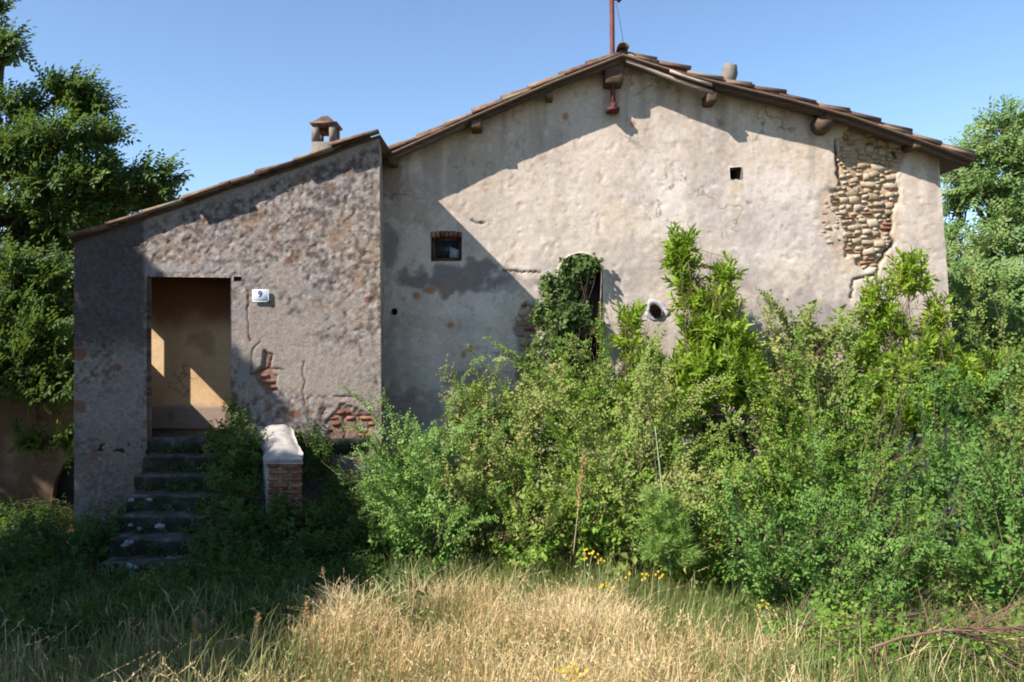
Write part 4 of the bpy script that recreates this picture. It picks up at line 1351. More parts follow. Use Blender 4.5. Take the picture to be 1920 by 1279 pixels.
# ------------------------------------------------------------------ trees
def tree(name, label, group, base, trunk_top, blobs_px, kind, mat, seed, lai=4.0, trunk_r=.18, drop=.38, tone0=.45, scale0=1.0, up_w=.25, shell=.5):
    rg = np.random.default_rng(seed)
    root = empty(name, label, "tree", group)
    blobs = [pxblob(*b) for b in blobs_px]
    p, g, t, s, uv = blob_sprays(blobs, kind, rg, lai, .9, up_w, .35, drop, shell, tone0, scale0, 1.7, True)
    fo = link("crown", sprays_mesh("crown", kind, p, g, s, t, M[mat], rg, uv), root); fo["kind"] = "stuff"
    b0 = np.array((base[0], base[1], float(gz(np.array([base[0]]), np.array([base[1]]))[0]) - .1)); b1 = np.array(trunk_top, float)
    tp = curve_pts(b0, b1, 12, .03, rg)
    mb = MB(); mb.tube(tp, np.interp(np.linspace(0, 1, 12), [0, .08, 1], [trunk_r * 1.5, trunk_r, trunk_r * .5]), 10); mb.build("trunk", M['bark'], root, True)
    mb = MB()
    for c, r_ in blobs:
        k = int(np.clip(np.argmin(np.abs(tp[:, 2] - (c[2] - .9))), 3, 11))
        pts = curve_pts(tp[k], c, 9, .05, rg, .03); L = np.linalg.norm(c - tp[k])
        mb.tube(pts, np.linspace(trunk_r * .32, .014, 9), 6, False)
        dd_ = (((p - c) / r_) ** 2).sum(1); near = np.where(dd_ < 1.3)[0]
        if len(near) == 0: continue
        for i in rg.choice(near, min(26, len(near)), False):
            st = pts[rg.integers(6, 9)]
            q = curve_pts(st, p[i], 5, .07, rg)
            mb.tube(q, np.linspace(.016, .004, 5), 4, False)
    mb.build("limb", M['bark'], root)
    return root

tree("robinia_tree", "large dark tree with layered crown left of the porch", "trees", (-8.6, 13.6), (-8.3, 13.4, 3.6),
     [(-4, 16, 12.8, 24, 18), (12, 84, 12.8, 34, 20), (-10, 112, 12.8, 30, 18), (132, 178, 13.2, 56, 32), (30, 205, 13.2, 50, 34), (170, 205, 13.2, 40, 32), (120, 268, 13.0, 95, 38), (30, 290, 13, 70, 40), (200, 262, 13, 40, 24),
      (255, 325, 13.2, 68, 32), (300, 350, 13.3, 40, 24), (180, 340, 13.2, 80, 42), (110, 345, 12.9, 60, 28), (60, 380, 13, 55, 28), (150, 400, 13.5, 80, 40), (-30, 420, 13, 60, 60), (240, 385, 13.6, 80, 40), (110, 470, 13.6, 60, 40), (40, 330, 13.4, 60, 50), (120, 410, 13.2, 60, 40), (40, 450, 13.6, 70, 50), (200, 420, 13.8, 70, 40)],
     'pinnate', 'robinia', 501, 7.0, .2, .35, .44, 1.6, shell=.4)
tree("robinia_tree", "shaded lower tree hanging over the outbuilding at the left edge", "trees", (-7.3, 13.1), (-7.25, 12.9, 1.2),
     [(40, 510, 12.3, 60, 50), (112, 535, 12.3, 34, 50), (20, 590, 12.2, 60, 50), (90, 620, 12.1, 55, 45), (40, 680, 12.0, 70, 45), (110, 700, 12.0, 40, 45), (70, 745, 11.9, 80, 30), (60, 830, 11.8, 36, 18), (125, 830, 11.8, 22, 22), (-40, 700, 12, 60, 80), (115, 600, 12.6, 40, 60), (110, 660, 12.6, 36, 50), (20, 640, 12.6, 50, 60), (60, 560, 12.8, 70, 60)],
     'pinnate', 'robinia', 502, 7.0, .12, .35, .26, 1.6)
tree("robinia_tree", "tall pale green tree rising beyond the right corner of the house", "trees", (8.8, 15.6), (8.9, 15.4, 3.0),
     [(1885, 240, 15.2, 52, 40), (1835, 290, 15.2, 50, 34), (1915, 310, 15, 60, 50), (1800, 340, 15.4, 40, 30), (1850, 355, 15.1, 60, 34), (1905, 410, 15, 60, 50), (1792, 400, 15.6, 30, 40), (1860, 470, 15, 50, 40), (1800, 500, 15.2, 40, 34), (1990, 330, 15, 90, 90), (1990, 500, 15, 90, 90), (1780, 450, 15.6, 24, 26), (1790, 560, 15.0, 34, 46)],
     'pinnate', 'robinia2', 503, 5.0, .2, .34, .74, 1.7, shell=.4)
tree("robinia_tree", "lower pale green tree beside the right wall corner, below the tall one", "trees", (8.3, 14.2), (8.2, 14.0, .6),
     [(1830, 545, 14, 60, 44), (1905, 560, 13.8, 60, 50), (1850, 620, 13.6, 70, 50), (1915, 660, 13.4, 60, 60), (1830, 690, 13.5, 50, 50), (1880, 740, 13, 80, 60), (1990, 620, 13.6, 80, 90), (1820, 770, 12.6, 60, 60), (1800, 590, 13.8, 30, 44), (1790, 660, 13.4, 26, 44)],
     'pinnate', 'robinia2', 504, 5.5, .12, .32, .68, 1.7, shell=.4)
for x, D, lab, sd in ((-16, 26, "distant tree seen through the gaps of the left tree", 1), (15, 28, "distant tree behind the pale trees at right", 2)):
    px = 960 + x / D * F
    tree("far_tree", lab, "trees", (x, D), (x, D, 1.0), [(px, 640, D, 120, 60), (px - 70, 680, D, 110, 60), (px + 80, 670, D, 110, 60)], 'big', 'robinia', 510 + sd, 3.2, .2, .3, .4, 1.0)

# the tree just outside the left of the frame whose shadow lies over the steps
def shade_tree():
    rg = np.random.default_rng(77)
    root = empty("shade_tree", "broad leafy tree beyond the left edge whose shadow covers the steps", "tree", "trees")
    n = 90000
    s = rg.uniform(-8.4, -3.40, n); wv = rg.uniform(3.0, 13.40, n); X = rg.uniform(-17.0, -7.4, n)
    e = (fbm(np.stack([s, wv, 0 * s], 1), 1.6, 3, 3) - .5)
    top = -3.50 + e * .35
    fr = 7.75 + e * .9
    keep = (s < top) & ((wv > fr) | ((rg.uniform(0, 1, n) < .22) & (wv > fr - .7)))  # crown shaped to throw the wanted shadow outline
    keep |= (wv < fr) & (s < top - .10) & (rg.uniform(0, 1, n) < .70) & (e > -.16)
    keep &= ~((wv > 13.15) & (s < -4.35))
    keep &= ~((s > np.interp(wv, [10.3, 10.6, 11.85], [-3.45, -3.90, -4.10])) & (wv > 10.25) & (wv < 11.8)) & ~((s > -4.75) & (s < -4.0) & (wv > 11.1) & (wv < 11.95) & (rg.uniform(0, 1, n) < .9))               # gap that lets light on to the parapet cap
    keep &= ~((fbm(np.stack([s, wv, X * .0], 1), 2.8, 2, 9) > .70))
    s2 = rg.uniform(-11.5, -7.6, 9000); w2 = rg.uniform(15.2, 19.0, 9000); X2 = rg.uniform(-14.5, -10.5, 9000)  # unseen loose leaves added to dapple shade over the outbuilding
    k2 = fbm(np.stack([s2, w2, 0 * s2], 1), 3.2, 3, 15) < .60
    s = np.concatenate([s, s2]); wv = np.concatenate([wv, w2]); X = np.concatenate([X, X2]); keep = np.concatenate([keep, k2])
    z = s - X; Y = wv + .612 * X
    p = np.stack([X, Y, z], 1)[keep]
    g = rg.normal(0, 1, p.shape); g[:, 2] -= .2
    g *= 1
    t = .45 + rg.normal(0, .12, len(p))
    fo = link("crown", sprays_mesh("crown", 'big', p, g, rg.uniform(.55, .85, len(p)), t, M['robinia'], rg), root); fo["kind"] = "stuff"
    b0 = np.array((-9.4, 4.4, -2.0)); mb = MB(); tp = curve_pts(b0, (-9.3, 4.6, 4.4), 10, .03, rg); mb.tube(tp, np.linspace(.24, .08, 10), 10); mb.build("trunk", M['bark'], root, True)
    mb = MB()
    for i in rg.choice(len(p), 60, False):
        mb.tube(curve_pts(tp[rg.integers(3, 10)], p[i], 6, .05, rg), np.linspace(.06, .01, 6), 5, False)
    mb.build("limb", M['bark'], root)
shade_tree()

# ------------------------------------------------------------------ shrubs
G1 = "scrub in front of the gable"
scrub = [
 ("leafy scrub bush at the porch's right corner, leftmost of the sunlit scrub", (-1.1, 8.7), [(790, 885, 9.3, 62, 62), (765, 985, 8.8, 58, 58), (850, 945, 8.9, 70, 70), (830, 1020, 8.5, 60, 45), (745, 905, 9.4, 34, 50)], 'elm2', .52),
 ("scrub bush with pale arching shoot below the shaded wall", (-.2, 8.7), [(915, 890, 9.5, 50, 70), (930, 970, 8.8, 72, 80), (960, 830, 9.8, 40, 50), (905, 835, 9.8, 24, 50)], 'elm', .55),
 ("dense scrub bush climbing toward the ivy below the arch", (.3, 8.9), [(1010, 850, 9.9, 66, 78), (1010, 960, 8.9, 80, 80), (1050, 765, 10.4, 66, 60), (1140, 745, 10.5, 40, 44), (990, 1030, 8.3, 70, 40)], 'elm', .50),
 ("scrub bush directly under the arched niche, behind the dry dock spike", (.9, 9.0), [(1120, 800, 10.2, 66, 60), (1120, 880, 9.5, 78, 78), (1110, 985, 8.5, 80, 66)], 'elm', .48),
 ("scrub bush left of the fennel plant", (1.4, 8.7), [(1205, 850, 9.6, 76, 70), (1190, 940, 8.7, 84, 76), (1230, 1010, 8.1, 60, 40)], 'elm', .52),
 ("low scrub bush right of the fennel below the dark hollow", (1.9, 8.4), [(1300, 985, 8.3, 66, 62), (1275, 915, 8.9, 30, 44), (1290, 1050, 7.8, 50, 30)], 'elm', .46),
 ("scrub bush on the right rim of the dark hollow", (2.5, 8.8), [(1460, 855, 9.5, 52, 64), (1440, 945, 8.7, 66, 48), (1480, 930, 8.8, 60, 60)], 'elm', .44),
 ("slim olive green bush against the wall between the laurels", (3.3, 9.9), [(1500, 660, 10.4, 42, 44), (1520, 730, 10.2, 66, 66), (1480, 800, 9.9, 60, 56), (1535, 640, 10.4, 20, 36), (1570, 760, 10.1, 54, 60), (1455, 720, 10.3, 36, 50)], 'elm', .46),
 ("scrub bush below the olive bush in the middle of the thicket", (3.3, 8.7), [(1570, 850, 9.3, 84, 74), (1550, 960, 8.5, 84, 64)], 'elm', .40),
 ("dark scrub bush under the right laurel", (4.2, 8.8), [(1680, 850, 9.3, 86, 64), (1660, 945, 8.5, 90, 72), (1610, 1010, 7.9, 50, 40)], 'elm', .38),
 ("tall tangled bush near the right wall corner", (4.9, 9.0), [(1800, 790, 9.5, 76, 84), (1780, 905, 8.6, 90, 76)], 'elm2', .38),
 ("bluish bush filling the right edge under the pale trees", (5.2, 9.0), [(1890, 760, 9.6, 76, 84), (1905, 880, 8.6, 86, 90), (1990, 820, 9.0, 80, 110)], 'elm2', .36),
 ("added dark-toned bush deep inside the dark hollow under the tallest laurel", (2.45, 9.9), [(1345, 850, 10.3, 56, 60), (1350, 920, 10.0, 50, 50), (1320, 800, 10.5, 34, 34), (1385, 800, 10.5, 30, 34)], 'elm2', -.12),  # added bush, its low leaf tone paints the shade of the hollow
 ("low bush spilling on to the dry grass below the dark hollow", (2.3, 7.2), [(1480, 1085, 7.2, 90, 48), (1440, 1130, 6.9, 50, 30), (1540, 1110, 6.9, 70, 44)], 'elm2', .50),
 ("low bushy mass in the right foreground, left of two", (3.0, 7.2), [(1640, 1060, 7.4, 84, 64), (1690, 1120, 6.9, 80, 50), (1590, 1170, 6.3, 70, 44)], 'elm2', .46),
 ("low bushy mass in the right foreground behind the dead branch", (3.7, 7.0), [(1790, 1060, 7.3, 94, 70), (1800, 1125, 6.7, 80, 50)], 'elm2', .42),
 ("dense dark bush at the lower right edge", (4.2, 6.9), [(1905, 1030, 7.1, 86, 90), (1900, 1120, 6.5, 80, 50), (1990, 1060, 7, 80, 90)], 'elm2', .38),
 ("creeping green growth at the bottom right under the dead branch", (2.8, 5.8), [(1640, 1240, 5.2, 100, 44), (1770, 1236, 5.2, 100, 46), (1890, 1230, 5.3, 90, 48), (1520, 1236, 5.4, 70, 40), (1600, 1190, 5.8, 80, 40), (1720, 1170, 6.0, 80, 40), (1480, 1175, 6.2, 60, 34), (1440, 1215, 5.6, 60, 26)], 'elm', .42),
]
for k, (lab, base, bl, mt, tone) in enumerate(scrub):
    kd = 'weed' if k in (2, 6, 9, 14) else 'elm'
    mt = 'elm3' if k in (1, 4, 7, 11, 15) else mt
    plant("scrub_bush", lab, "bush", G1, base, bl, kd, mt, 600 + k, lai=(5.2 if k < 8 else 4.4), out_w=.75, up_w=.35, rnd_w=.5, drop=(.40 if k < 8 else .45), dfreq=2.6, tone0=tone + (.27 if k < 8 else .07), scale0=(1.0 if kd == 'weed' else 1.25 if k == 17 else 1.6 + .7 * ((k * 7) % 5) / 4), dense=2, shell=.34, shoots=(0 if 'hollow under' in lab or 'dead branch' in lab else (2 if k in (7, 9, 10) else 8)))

G2 = "laurel bushes along the wall"
laur = [
 ("tallest bright laurel rising right of the round vent", (2.4, 9.7), [(1276, 472, 10.4, 32, 40), (1284, 515, 10.4, 28, 30), (1358, 520, 10.4, 18, 34), (1300, 560, 10.4, 32, 30), (1350, 575, 10.3, 36, 38), (1320, 625, 10.2, 46, 44), (1375, 640, 10.2, 44, 50), (1300, 690, 10.1, 46, 44), (1350, 700, 10.0, 66, 54), (1405, 725, 10.0, 46, 46), (1280, 750, 9.9, 44, 40), (1450, 775, 9.8, 34, 36), (1270, 795, 9.7, 26, 30)]),
 ("shorter bright laurel between the arched niche and the round vent", (1.5, 9.7), [(1178, 607, 10.5, 20, 36), (1182, 655, 10.4, 24, 26), (1212, 690, 10.3, 34, 36), (1222, 740, 10.1, 48, 44), (1190, 760, 10.0, 40, 36)]),
 ("broad bright laurel in front of the right wall corner under the stone patch", (4.6, 9.7), [(1708, 520, 10.4, 32, 36), (1636, 570, 10.4, 28, 36), (1660, 620, 10.3, 44, 40), (1750, 592, 10.4, 24, 34), (1625, 670, 10.2, 36, 44), (1690, 690, 10.1, 50, 46), (1740, 660, 10.2, 40, 38), (1640, 745, 10.0, 48, 46), (1720, 770, 9.8, 56, 44), (1790, 720, 10, 40, 44)]),
 ("single slim laurel sprig before the shaded wall", (-.35, 9.6), [(895, 755, 9.9, 9, 22), (897, 795, 9.9, 14, 24), (893, 830, 9.8, 18, 26)]),
 ("small bright laurel at the right edge among the dark bushes", (5.4, 9.3), [(1868, 690, 9.6, 32, 34), (1850, 730, 9.5, 34, 34)]),
]
for k, (lab, base, bl) in enumerate(laur):
    plant("laurel_bush", lab, "laurel", G2, base, bl, 'laurel', 'laurel', 650 + k, lai=9.0, out_w=.6, up_w=.7, rnd_w=.4, drop=.33, tone0=.72, scale0=1.3, stem_r=.014, shell=.45, dense=1)
# pale arching shoot
rg = np.random.default_rng(5)
sh = empty("arching_shoot", "pale slender shoot arching up before the shaded wall", "shoot", "thin shoots")
cp = curve_pts(P(880, 850, 9.4), P(976, 738, 9.7), 14, .0, rg, .08)
mb = MB(); mb.tube(cp, np.linspace(.006, .002, 14), 4); mb.build("stem", M['greenstem'], sh)
fo = link("foliage", sprays_mesh("foliage", 'elm', np.repeat(cp[2:], 3, 0), np.tile(cp[-1] - cp[0], (36, 1)) + rg.normal(0, .8, (36, 3)), np.full(36, .38), np.full(36, .8), M['elm2'], rg), sh); fo["kind"] = "stuff"

# ivy over the arched niche
plant("ivy", "ivy climbing over the left side of the arched niche", "ivy", None, (0.75, 10.8),
      [(1086, 506, 11.0, 40, 28, .10), (1062, 545, 11.0, 28, 34, .10), (1112, 500, 11.05, 16, 14, .06), (1040, 590, 10.95, 44, 34, .14), (1075, 600, 10.95, 34, 40, .14), (1115, 615, 11.0, 20, 14, .08), (1030, 650, 10.9, 30, 34, .16), (1068, 660, 10.9, 30, 36, .16), (1040, 720, 10.8, 50, 44, .2), (1120, 720, 10.8, 20, 40, .1), (1010, 600, 11.0, 18, 18, .08), (1060, 690, 10.85, 40, 44, .16), (1000, 690, 10.9, 26, 36, .12), (1030, 540, 11.0, 20, 26, .08)],
      'ivy', 'ivy', 690, lai=4.2, out_w=.6, up_w=-.5, rnd_w=.5, drop=.36, tone0=.52, scale0=.82, stem_r=.006, dense=1)

# plants round the steps
G3 = "weeds round the steps"
weeds = [
 ("leafy weed at the right foot of the doorway", (-3.3, 9.7), [(440, 790, 9.72, 24, 34), (405, 825, 9.55, 24, 34), (450, 845, 9.45, 40, 44), (425, 890, 9.3, 40, 34), (485, 850, 9.5, 18, 40)], 'weed', .68),
 ("bright weed behind the limewashed parapet cap", (-2.4, 9.8), [(575, 830, 9.9, 34, 30), (600, 870, 9.8, 36, 34), (640, 930, 9.6, 40, 44)], 'weed', .5),
 ("shaded weed clump at the foot of the brick parapet", (-2.2, 8.7), [(600, 985, 8.9, 60, 60), (650, 1040, 8.5, 70, 50), (560, 1050, 8.3, 60, 40), (690, 990, 8.9, 40, 70)], 'weed', .45),
 ("weed clump overgrowing the right end of the middle steps", (-3.0, 9.0), [(450, 930, 9.05, 56, 40), (465, 990, 8.65, 56, 44), (440, 1055, 8.15, 90, 40), (530, 980, 8.8, 34, 60), (400, 960, 9.0, 30, 20), (390, 1010, 8.6, 40, 22), (330, 1085, 8.0, 60, 22), (400, 1090, 7.9, 90, 30)], 'weed', .5),
 ("slender leafy weed standing at the porch's right corner", (-1.6, 9.2), [(690, 900, 9.5, 16, 36), (688, 950, 9.4, 22, 36)], 'weed', .55),
 ("dark low weeds at the lower left edge beside the left pier", (-5.1, 8.8), [(70, 1000, 8.9, 60, 34), (150, 1020, 8.6, 40, 40), (40, 1060, 8.2, 60, 40), (120, 1090, 7.9, 70, 34), (200, 1000, 8.9, 30, 60)], 'weed', .4),
 ("weeds growing in front of the shaded outbuilding arch", (-7.2, 11.4), [(40, 955, 11.2, 70, 26), (110, 965, 11.2, 50, 26), (60, 985, 10.6, 80, 30), (-20, 960, 11.2, 50, 30)], 'weed', .35),
 ("low weeds before the bottom step", (-2.6, 7.4), [(350, 1110, 7.7, 80, 30), (480, 1110, 7.7, 80, 34), (600, 1110, 7.7, 80, 34), (690, 1090, 7.9, 50, 34)], 'weed', .4),
]
for k, (lab, base, bl, mt, tone) in enumerate(weeds):
    plant("weed_clump", lab, "weed", G3, base, bl, 'weed', mt, 700 + k, lai=4.6, out_w=.5, up_w=.8, rnd_w=.4, drop=.35, tone0=tone, scale0=.8, stem_r=.005, dense=1)

rg = np.random.default_rng(52)
n = 7000
gxp = rg.uniform(-6.2, -.7, n); gyp = rg.uniform(5.6, 9.6, n)
dn = fbm(np.stack([gxp, gyp, 0 * gxp], 1), 1.5, 3, 53)
kp = (gyp - .612 * gxp > 7.3 + (dn - .5) * 1.5) & (dn > .36) & ~((gxp > -4.7) & (gxp < -2.2) & (gyp > 7.95))
gp = np.stack([gxp, gyp, gz(gxp, gyp) + rg.uniform(.02, .24, n) * (.4 + dn)], 1)[kp]
gg = rg.normal(0, .6, gp.shape) + np.array((0, -.2, .5))
sk = rg.integers(1, 9, 420); sxp = rg.uniform(-4.3, -2.8, 420) ; keepx = rg.uniform(0, 1, 420) < .25 + .75 * sstep(-4.0, -3.2, sxp)
stp = np.stack([sxp, YP - .28 * (sk - 1) - rg.uniform(.0, .05, 420), zfloor - .175 * sk + rg.uniform(-.01, .05, 420)], 1)[keepx]
gp = np.concatenate([gp, stp]); gg = np.concatenate([gg, rg.normal(0, .5, stp.shape) + np.array((0, -.5, .5))])
tag(link("ground_cover", sprays_mesh("ground_cover", 'weed', gp, gg, rg.uniform(.55, .95, len(gp)), rg.uniform(.15, .6, len(gp)), M['weed'], rg)), "dark low weeds carpeting the shaded ground before the steps", "weeds", kind="stuff")

# fennel
fen = empty("fennel", "tall feathery pale green fennel before the scrub", "fennel")
rg = np.random.default_rng(33)
cp = curve_pts(P(1258, 1080, 7.6), P(1228, 800, 7.7), 16, .01, rg)
mb = MB(); mb.tube(cp, np.linspace(.011, .004, 16), 6)
pos, gr = [], []
for k in range(24):
    f = rg.uniform(.05, .62) ** 1.0; b = cp[int(f * 15)]
    a = rg.uniform(0, 2 * math.pi); L = .30 * (1 - f * 1.1) * rg.uniform(.6, 1.1)
    e = b + np.array((math.cos(a) * L, math.sin(a) * L * .6, .12 * L + .05))
    mb.tube(curve_pts(b, e, 4, .05, rg, .1), np.linspace(.004, .0015, 4), 3, False)
    for q in range(3):
        pos.append(b + (e - b) * rg.uniform(.35, 1.0)); gr.append((e - b) + rg.normal(0, .12, 3) + np.array((0, 0, .05)))
mb.build("stem", M['greenstem'], fen)
fo = link("foliage", sprays_mesh("foliage", 'fennel', np.array(pos), np.array(gr), rg.uniform(.8, 1.3, len(pos)), rg.uniform(.3, .8, len(pos)), M['fennel'], rg), fen); fo["kind"] = "stuff"

# yellow flowers
def flower_plant(label, pts_px, D, seed, spread=10):
    rg = np.random.default_rng(seed)
    root = empty("yellow_flower", label, "flower", "yellow wildflowers")
    st = MB(); V, T = [], []
    for (x, y) in pts_px:
        top = P(x, y, D)
        gb = np.array((top[0] + rg.normal(0, .05), D + .05, float(gz(np.array([top[0]]), np.array([D]))[0])))
        st.tube(curve_pts(gb, top, 6, .04, rg), np.linspace(.005, .002, 6), 4, False)
        for q in range(6):
            c = top + rg.normal(0, spread / F * D * .6, 3)
            nrm = np.array((rg.normal(0, .5), -1, .6)) ; nrm /= np.linalg.norm(nrm)
            a0 = rg.uniform(0, 6)
            ax = np.cross(nrm, (0.3, .2, 1)); ax /= np.linalg.norm(ax); ay = np.cross(nrm, ax)
            an = a0 + np.arange(6) * math.pi / 3
            D_ = np.cos(an)[:, None] * ax + np.sin(an)[:, None] * ay + nrm * .25
            V.append(leaf_verts(np.tile(c, (6, 1)), D_, np.tile(nrm, (6, 1)), np.full(6, .011), np.full(6, .009))); T.append(np.full(24, rg.uniform(.2, 1)))
    st.build("stem", M['greenstem'], root)
    V = np.concatenate(V); b = np.arange(len(V) // 4) * 4
    o = link("blossom", mk_mesh("blossom", V, [np.concatenate([np.stack([b, b + 1, b + 2], 1), np.stack([b, b + 2, b + 3], 1)])], M['yellow'], False, {"tone": np.concatenate(T)}), root)
    o["kind"] = "stuff"
flower_plant("orange yellow wildflower before the scrub under the arch", [(1095, 1045), (1110, 1038), (1122, 1048), (1128, 1100), (1140, 1098)], 6.9, 1)
flower_plant("yellow wildflower at the bottom edge in the dry grass", [(1052, 1258), (1068, 1254), (1088, 1262), (1070, 1272)], 4.3, 2)
flower_plant("yellow wildflower in the low bush, leftmost of three at right", [(1425, 1132), (1436, 1140)], 6.2, 3)
flower_plant("yellow wildflower in the low bush, rightmost of three at right", [(1580, 1160), (1588, 1156)], 6.0, 4)
flower_plant("yellow wildflower in the low bush, lowest of three at right", [(1510, 1186), (1518, 1192)], 5.9, 5)
flower_plant("tiny yellow wildflower among the grass in front of the steps", [(368, 1196), (392, 1202)], 5.4, 6, 7)
flower_plant("yellow wildflower at the edge of the dry grass under the fennel", [(1210, 1078), (1235, 1080), (1180, 1076)], 6.8, 7, 8)

# dry dock spike, seed stalks, dead branch
def seed_spike(name, label, cat, group, p0, p1, head, r, seed, mat='drystem'):
    rg = np.random.default_rng(seed)
    root = empty(name, label, cat, group)
    cp = curve_pts(p0, p1, 12, .02, rg)
    mb = MB(); mb.tube(cp, np.linspace(.005, .0025, 12), 5); mb.build("stalk", M[mat], root)
    n = int(70 * head * 4)
    i0 = int(12 * (1 - head))
    tt = rg.uniform(i0, 11, n); k = np.floor(tt).astype(int).clip(0, 10); f = (tt - k)[:, None]
    B = cp[k] * (1 - f) + cp[k + 1] * f
    ax = (p1 - p0) / np.linalg.norm(p1 - p0)
    D_ = ax + rg.normal(0, .6, (n, 3))
    V = leaf_verts(B, D_, rg.normal(0, 1, (n, 3)), rg.uniform(.6, 1.2, n) * r * 1.6, rg.uniform(.6, 1.2, n) * r * .6)
    b = np.arange(n) * 4
    o = link("seed_head", mk_mesh("seed_head", V, [np.concatenate([np.stack([b, b + 1, b + 2], 1), np.stack([b, b + 2, b + 3], 1)])], M['straw'], False, {"tone": np.repeat(rg.uniform(.1, .7, n), 4)}), root)
    o["kind"] = "stuff"
seed_spike("dock_plant", "dry pale brown dock spike rising before the scrub under the arch", "dock", None, P(1075, 1040, 7.6), P(1094, 850, 7.7), .55, .030, 1)
stalks = [((640, 1180), (604, 1068), 5.9, "tallest bent seed stalk, against the shade right of the steps", .16), ((362, 1230), (366, 1165), 5.2, "upright seed stalk before the left end of the dark weeds", .5), ((480, 1215), (484, 1155), 5.3, "upright seed stalk in front of the shaded weeds, right of the tiny yellow flower", .4),
          ((722, 1190), (720, 1120), 5.8, "thin seed stalk at the shadow edge below the scrub, right of the tallest", .3), ((770, 1170), (778, 1092), 6.2, "slim green seed stalk at the corner of the shadow", .25), ((560, 1240), (575, 1130), 5.0, "pale seed stalk at the edge of the bright dry grass", .3)]
for k, (a, b, D, lab, hd) in enumerate(stalks):
    seed_spike("seed_stalk", lab, "grass stalk", "single seed stalks", P(*a, D), P(*b, D), hd, .016, 40 + k)
db = empty("dead_branch", "bare brown dead branch lying over the growth at lower right", "branch")
rg = np.random.default_rng(66)
mb = MB()
main = np.array([P(1632, 1216, 4.5), P(1690, 1196, 4.52), P(1760, 1184, 4.55), P(1840, 1180, 4.58), P(1950, 1178, 4.6)])
mb.tube(main, [.007, .009, .009, .009, .008], 6)
mb.build("limb", M['rtwig'], db)
for k in range(34):
    tw = MB()
    f = rg.uniform(.45, 1) * 3.9; i = int(f); b = main[i] + (main[min(i + 1, 4)] - main[i]) * (f - i)
    sg = rg.choice((-1, 1)); e = b + np.array((rg.uniform(.1, .55), rg.normal(0, .12), sg * rg.uniform(.02, .24)))
    c_ = curve_pts(b, e, 5, .06, rg); tw.tube(c_, np.linspace(.0042, .0014, 5), 4, False)
    for q in range(2):
        e2 = c_[3] + np.array((rg.uniform(.05, .22), rg.normal(0, .06), sg * rg.uniform(-.03, .10))); tw.tube(curve_pts(c_[rg.integers(1, 4)], e2, 4, .06, rg), np.linspace(.003, .001, 4), 3, False)
    tw.build("twig", M['rtwig'], db)
for k in range(5):
    tw = MB()
    e = main[0] + np.array((rg.uniform(-.02, .12), rg.normal(0, .06), -rg.uniform(.03, .14))); tw.tube(curve_pts(main[0] + (main[1] - main[0]) * rg.uniform(0, .5), e, 4, .05, rg), np.linspace(.005, .002, 4), 4, False); tw.build("twig", M['rtwig'], db)
# bramble canes
for k, (pts, lab) in enumerate((([(1935, 740, 8.6), (1880, 800, 8.5), (1835, 880, 8.3), (1800, 960, 8.2)], "arching bramble cane over the dark bushes at the right edge"), ([(1930, 890, 7.6), (1870, 885, 7.5), (1800, 930, 7.4), (1760, 1010, 7.3)], "lower arching bramble cane before the right bushes"))):
    cnp = np.array([P(*q) for q in pts]); tt = np.linspace(0, 3, 16)
    cc = np.stack([np.interp(tt, range(4), cnp[:, j]) for j in range(3)], 1)
    root = empty("bramble_cane", lab, "bramble", "bramble canes")
    mb = MB(); mb.tube(cc, .006, 5); mb.build("stem", M['twig'], root)
    rg = np.random.default_rng(k + 9)
    fo = link("foliage", sprays_mesh("foliage", 'elm', np.repeat(cc, 2, 0), rg.normal(0, 1, (32, 3)), np.full(32, .6), rg.uniform(.4, .8, 32), M['elm2'], rg), root); fo["kind"] = "stuff"

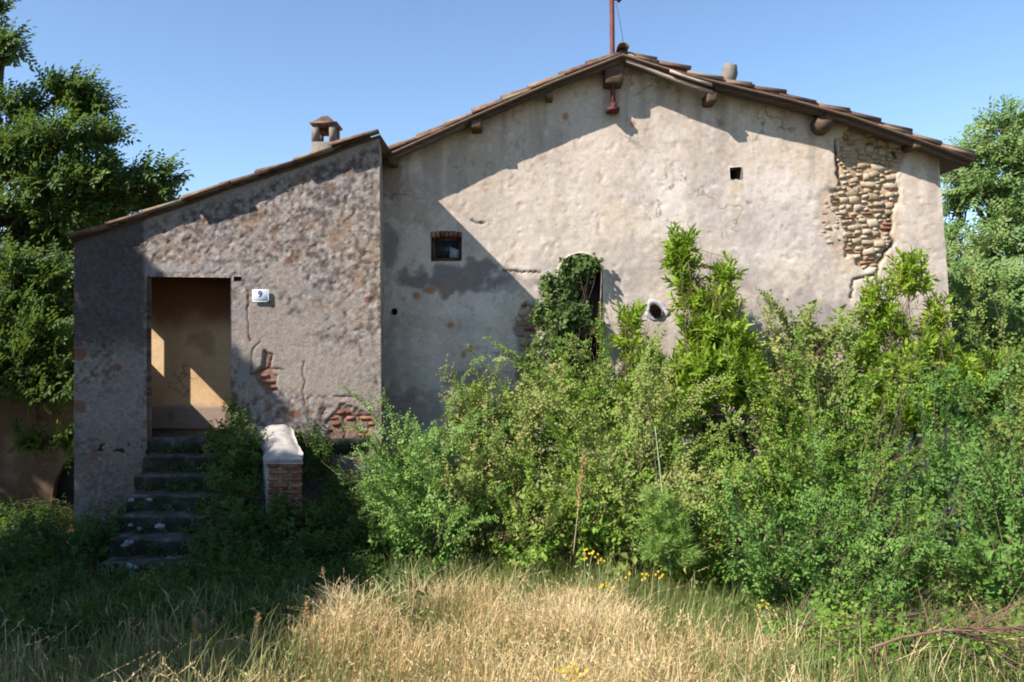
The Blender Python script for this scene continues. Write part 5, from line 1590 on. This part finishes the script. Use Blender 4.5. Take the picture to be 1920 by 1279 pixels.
# ------------------------------------------------------------------ grass
def grass(name, n, region, hmin, hmax, wid, mat, seed, tone0=.5, heads=0.0, lean=.35):
    rg = np.random.default_rng(seed)
    Y = rg.uniform(3.0, 9.0, n * 3) ; X = rg.uniform(-1, 1, n * 3) * (Y * .66 + .4)
    dn = fbm(np.stack([X, Y, 0 * X], 1), 1.6, 3, seed)
    pr = region(X, Y, dn)
    keep = rg.uniform(0, 1, len(X)) < pr
    X, Y, dn = X[keep][:n], Y[keep][:n], dn[keep][:n]
    n = len(X)
    Z = gz(X, Y) - .02
    B = np.stack([X, Y, Z], 1)
    H = rg.uniform(hmin, hmax, n) * (.6 + .8 * dn)
    a = rg.uniform(0, 2 * math.pi, n)
    ln = np.stack([np.cos(a), np.sin(a), 0 * a], 1) * (H * np.abs(rg.normal(0, lean, n)))[:, None]
    sd = np.stack([np.cos(a + 1.57 + rg.normal(0, .6, n)), np.sin(a + 1.57), 0 * a], 1)
    W = wid * rg.uniform(.6, 1.3, n)
    up = np.array((0, 0, 1.0))
    m1 = B + up * (H * .5)[:, None] + ln * .28
    m2 = B + up * (H * .84)[:, None] + ln * .65
    tp = B + up * (H * .98)[:, None] + ln * 1.1
    V = np.stack([B - sd * W[:, None] / 2, B + sd * W[:, None] / 2, m1 + sd * W[:, None] * .42, m1 - sd * W[:, None] * .42, m2 + sd * W[:, None] * .25, m2 - sd * W[:, None] * .25, tp], 1).reshape(-1, 3)
    b = np.arange(n) * 7
    quads = np.concatenate([np.stack([b, b + 1, b + 2, b + 3], 1), np.stack([b + 3, b + 2, b + 4, b + 5], 1)])
    tri = np.stack([b + 5, b + 4, b + 6], 1)
    tone = np.repeat(np.clip(tone0 + rg.normal(0, .17, n) + (dn - .5) * 1.3, .01, .99), 7)
    if heads > 0:
        sel = rg.uniform(0, 1, n) < heads
        ks = np.where(sel)[0]
        per = 9
        kk = np.repeat(ks, per)
        f = np.tile(np.linspace(0, 1, per), len(ks))[:, None]
        c = m2[kk] * (1 - f) + tp[kk] * f + (tp[kk] - m2[kk]) * .25
        ax = (tp - m2)[kk]; ax /= np.linalg.norm(ax, axis=1)[:, None] + 1e-9
        Dv = ax + rg.normal(0, .28, (len(kk), 3))
        hv = leaf_verts(c, Dv, rg.normal(0, 1, (len(kk), 3)), rg.uniform(.016, .03, len(kk)), rg.uniform(.005, .008, len(kk)))
        nb = len(V); V = np.concatenate([V, hv]); hb = np.arange(len(kk)) * 4 + nb
        tri = np.concatenate([tri, np.stack([hb, hb + 1, hb + 2], 1), np.stack([hb, hb + 2, hb + 3], 1)])
        tone = np.concatenate([tone, np.repeat(np.clip(tone0 + .1 + rg.normal(0, .15, len(kk)), 0, 1), 4)])
    o = link(name, mk_mesh(name, V, [quads, tri], M[mat], False, {"tone": tone}))
    return o
def r_dry(X, Y, dn):
    right = 1.5 - .25 * (Y - 4) + (dn - .5) * 2.4
    d = np.where(X < right, 1.0, .05)
    far = 6.25 + (dn - .5) * 2.2 + .85 * sstep(-1.0, -.3, X)
    d *= np.where(Y < far, 1.0, .0)
    d *= np.where(X < -1.5, .14, 1.0)
    d *= np.where((Y - .612 * X > 7.9) & (X < -.6), .25, 1.0)
    return d * np.clip(.35 + (dn - .35) * 2.5, .2, 1)
def r_grn(X, Y, dn):
    d = np.where((Y > 5.5) & (Y < 8.6) & (X > -1.2), .9, .40)
    d = np.where((X > 1.0) & (Y < 7.6), .9, d)
    d = np.where(X < -1.6, .35, d)
    return d
tag(grass("dry_grass", 52000, r_dry, .08, .33, .0052, 'straw', 801, .58, .12, .6), "tall straw coloured dry grass across the foreground", "grass", kind="stuff")
tag(grass("green_grass", 42000, r_grn, .10, .34, .0060, 'green', 802, .5, 0.0, .5), "green grass mixed in at the foot of the scrub", "grass", kind="stuff")
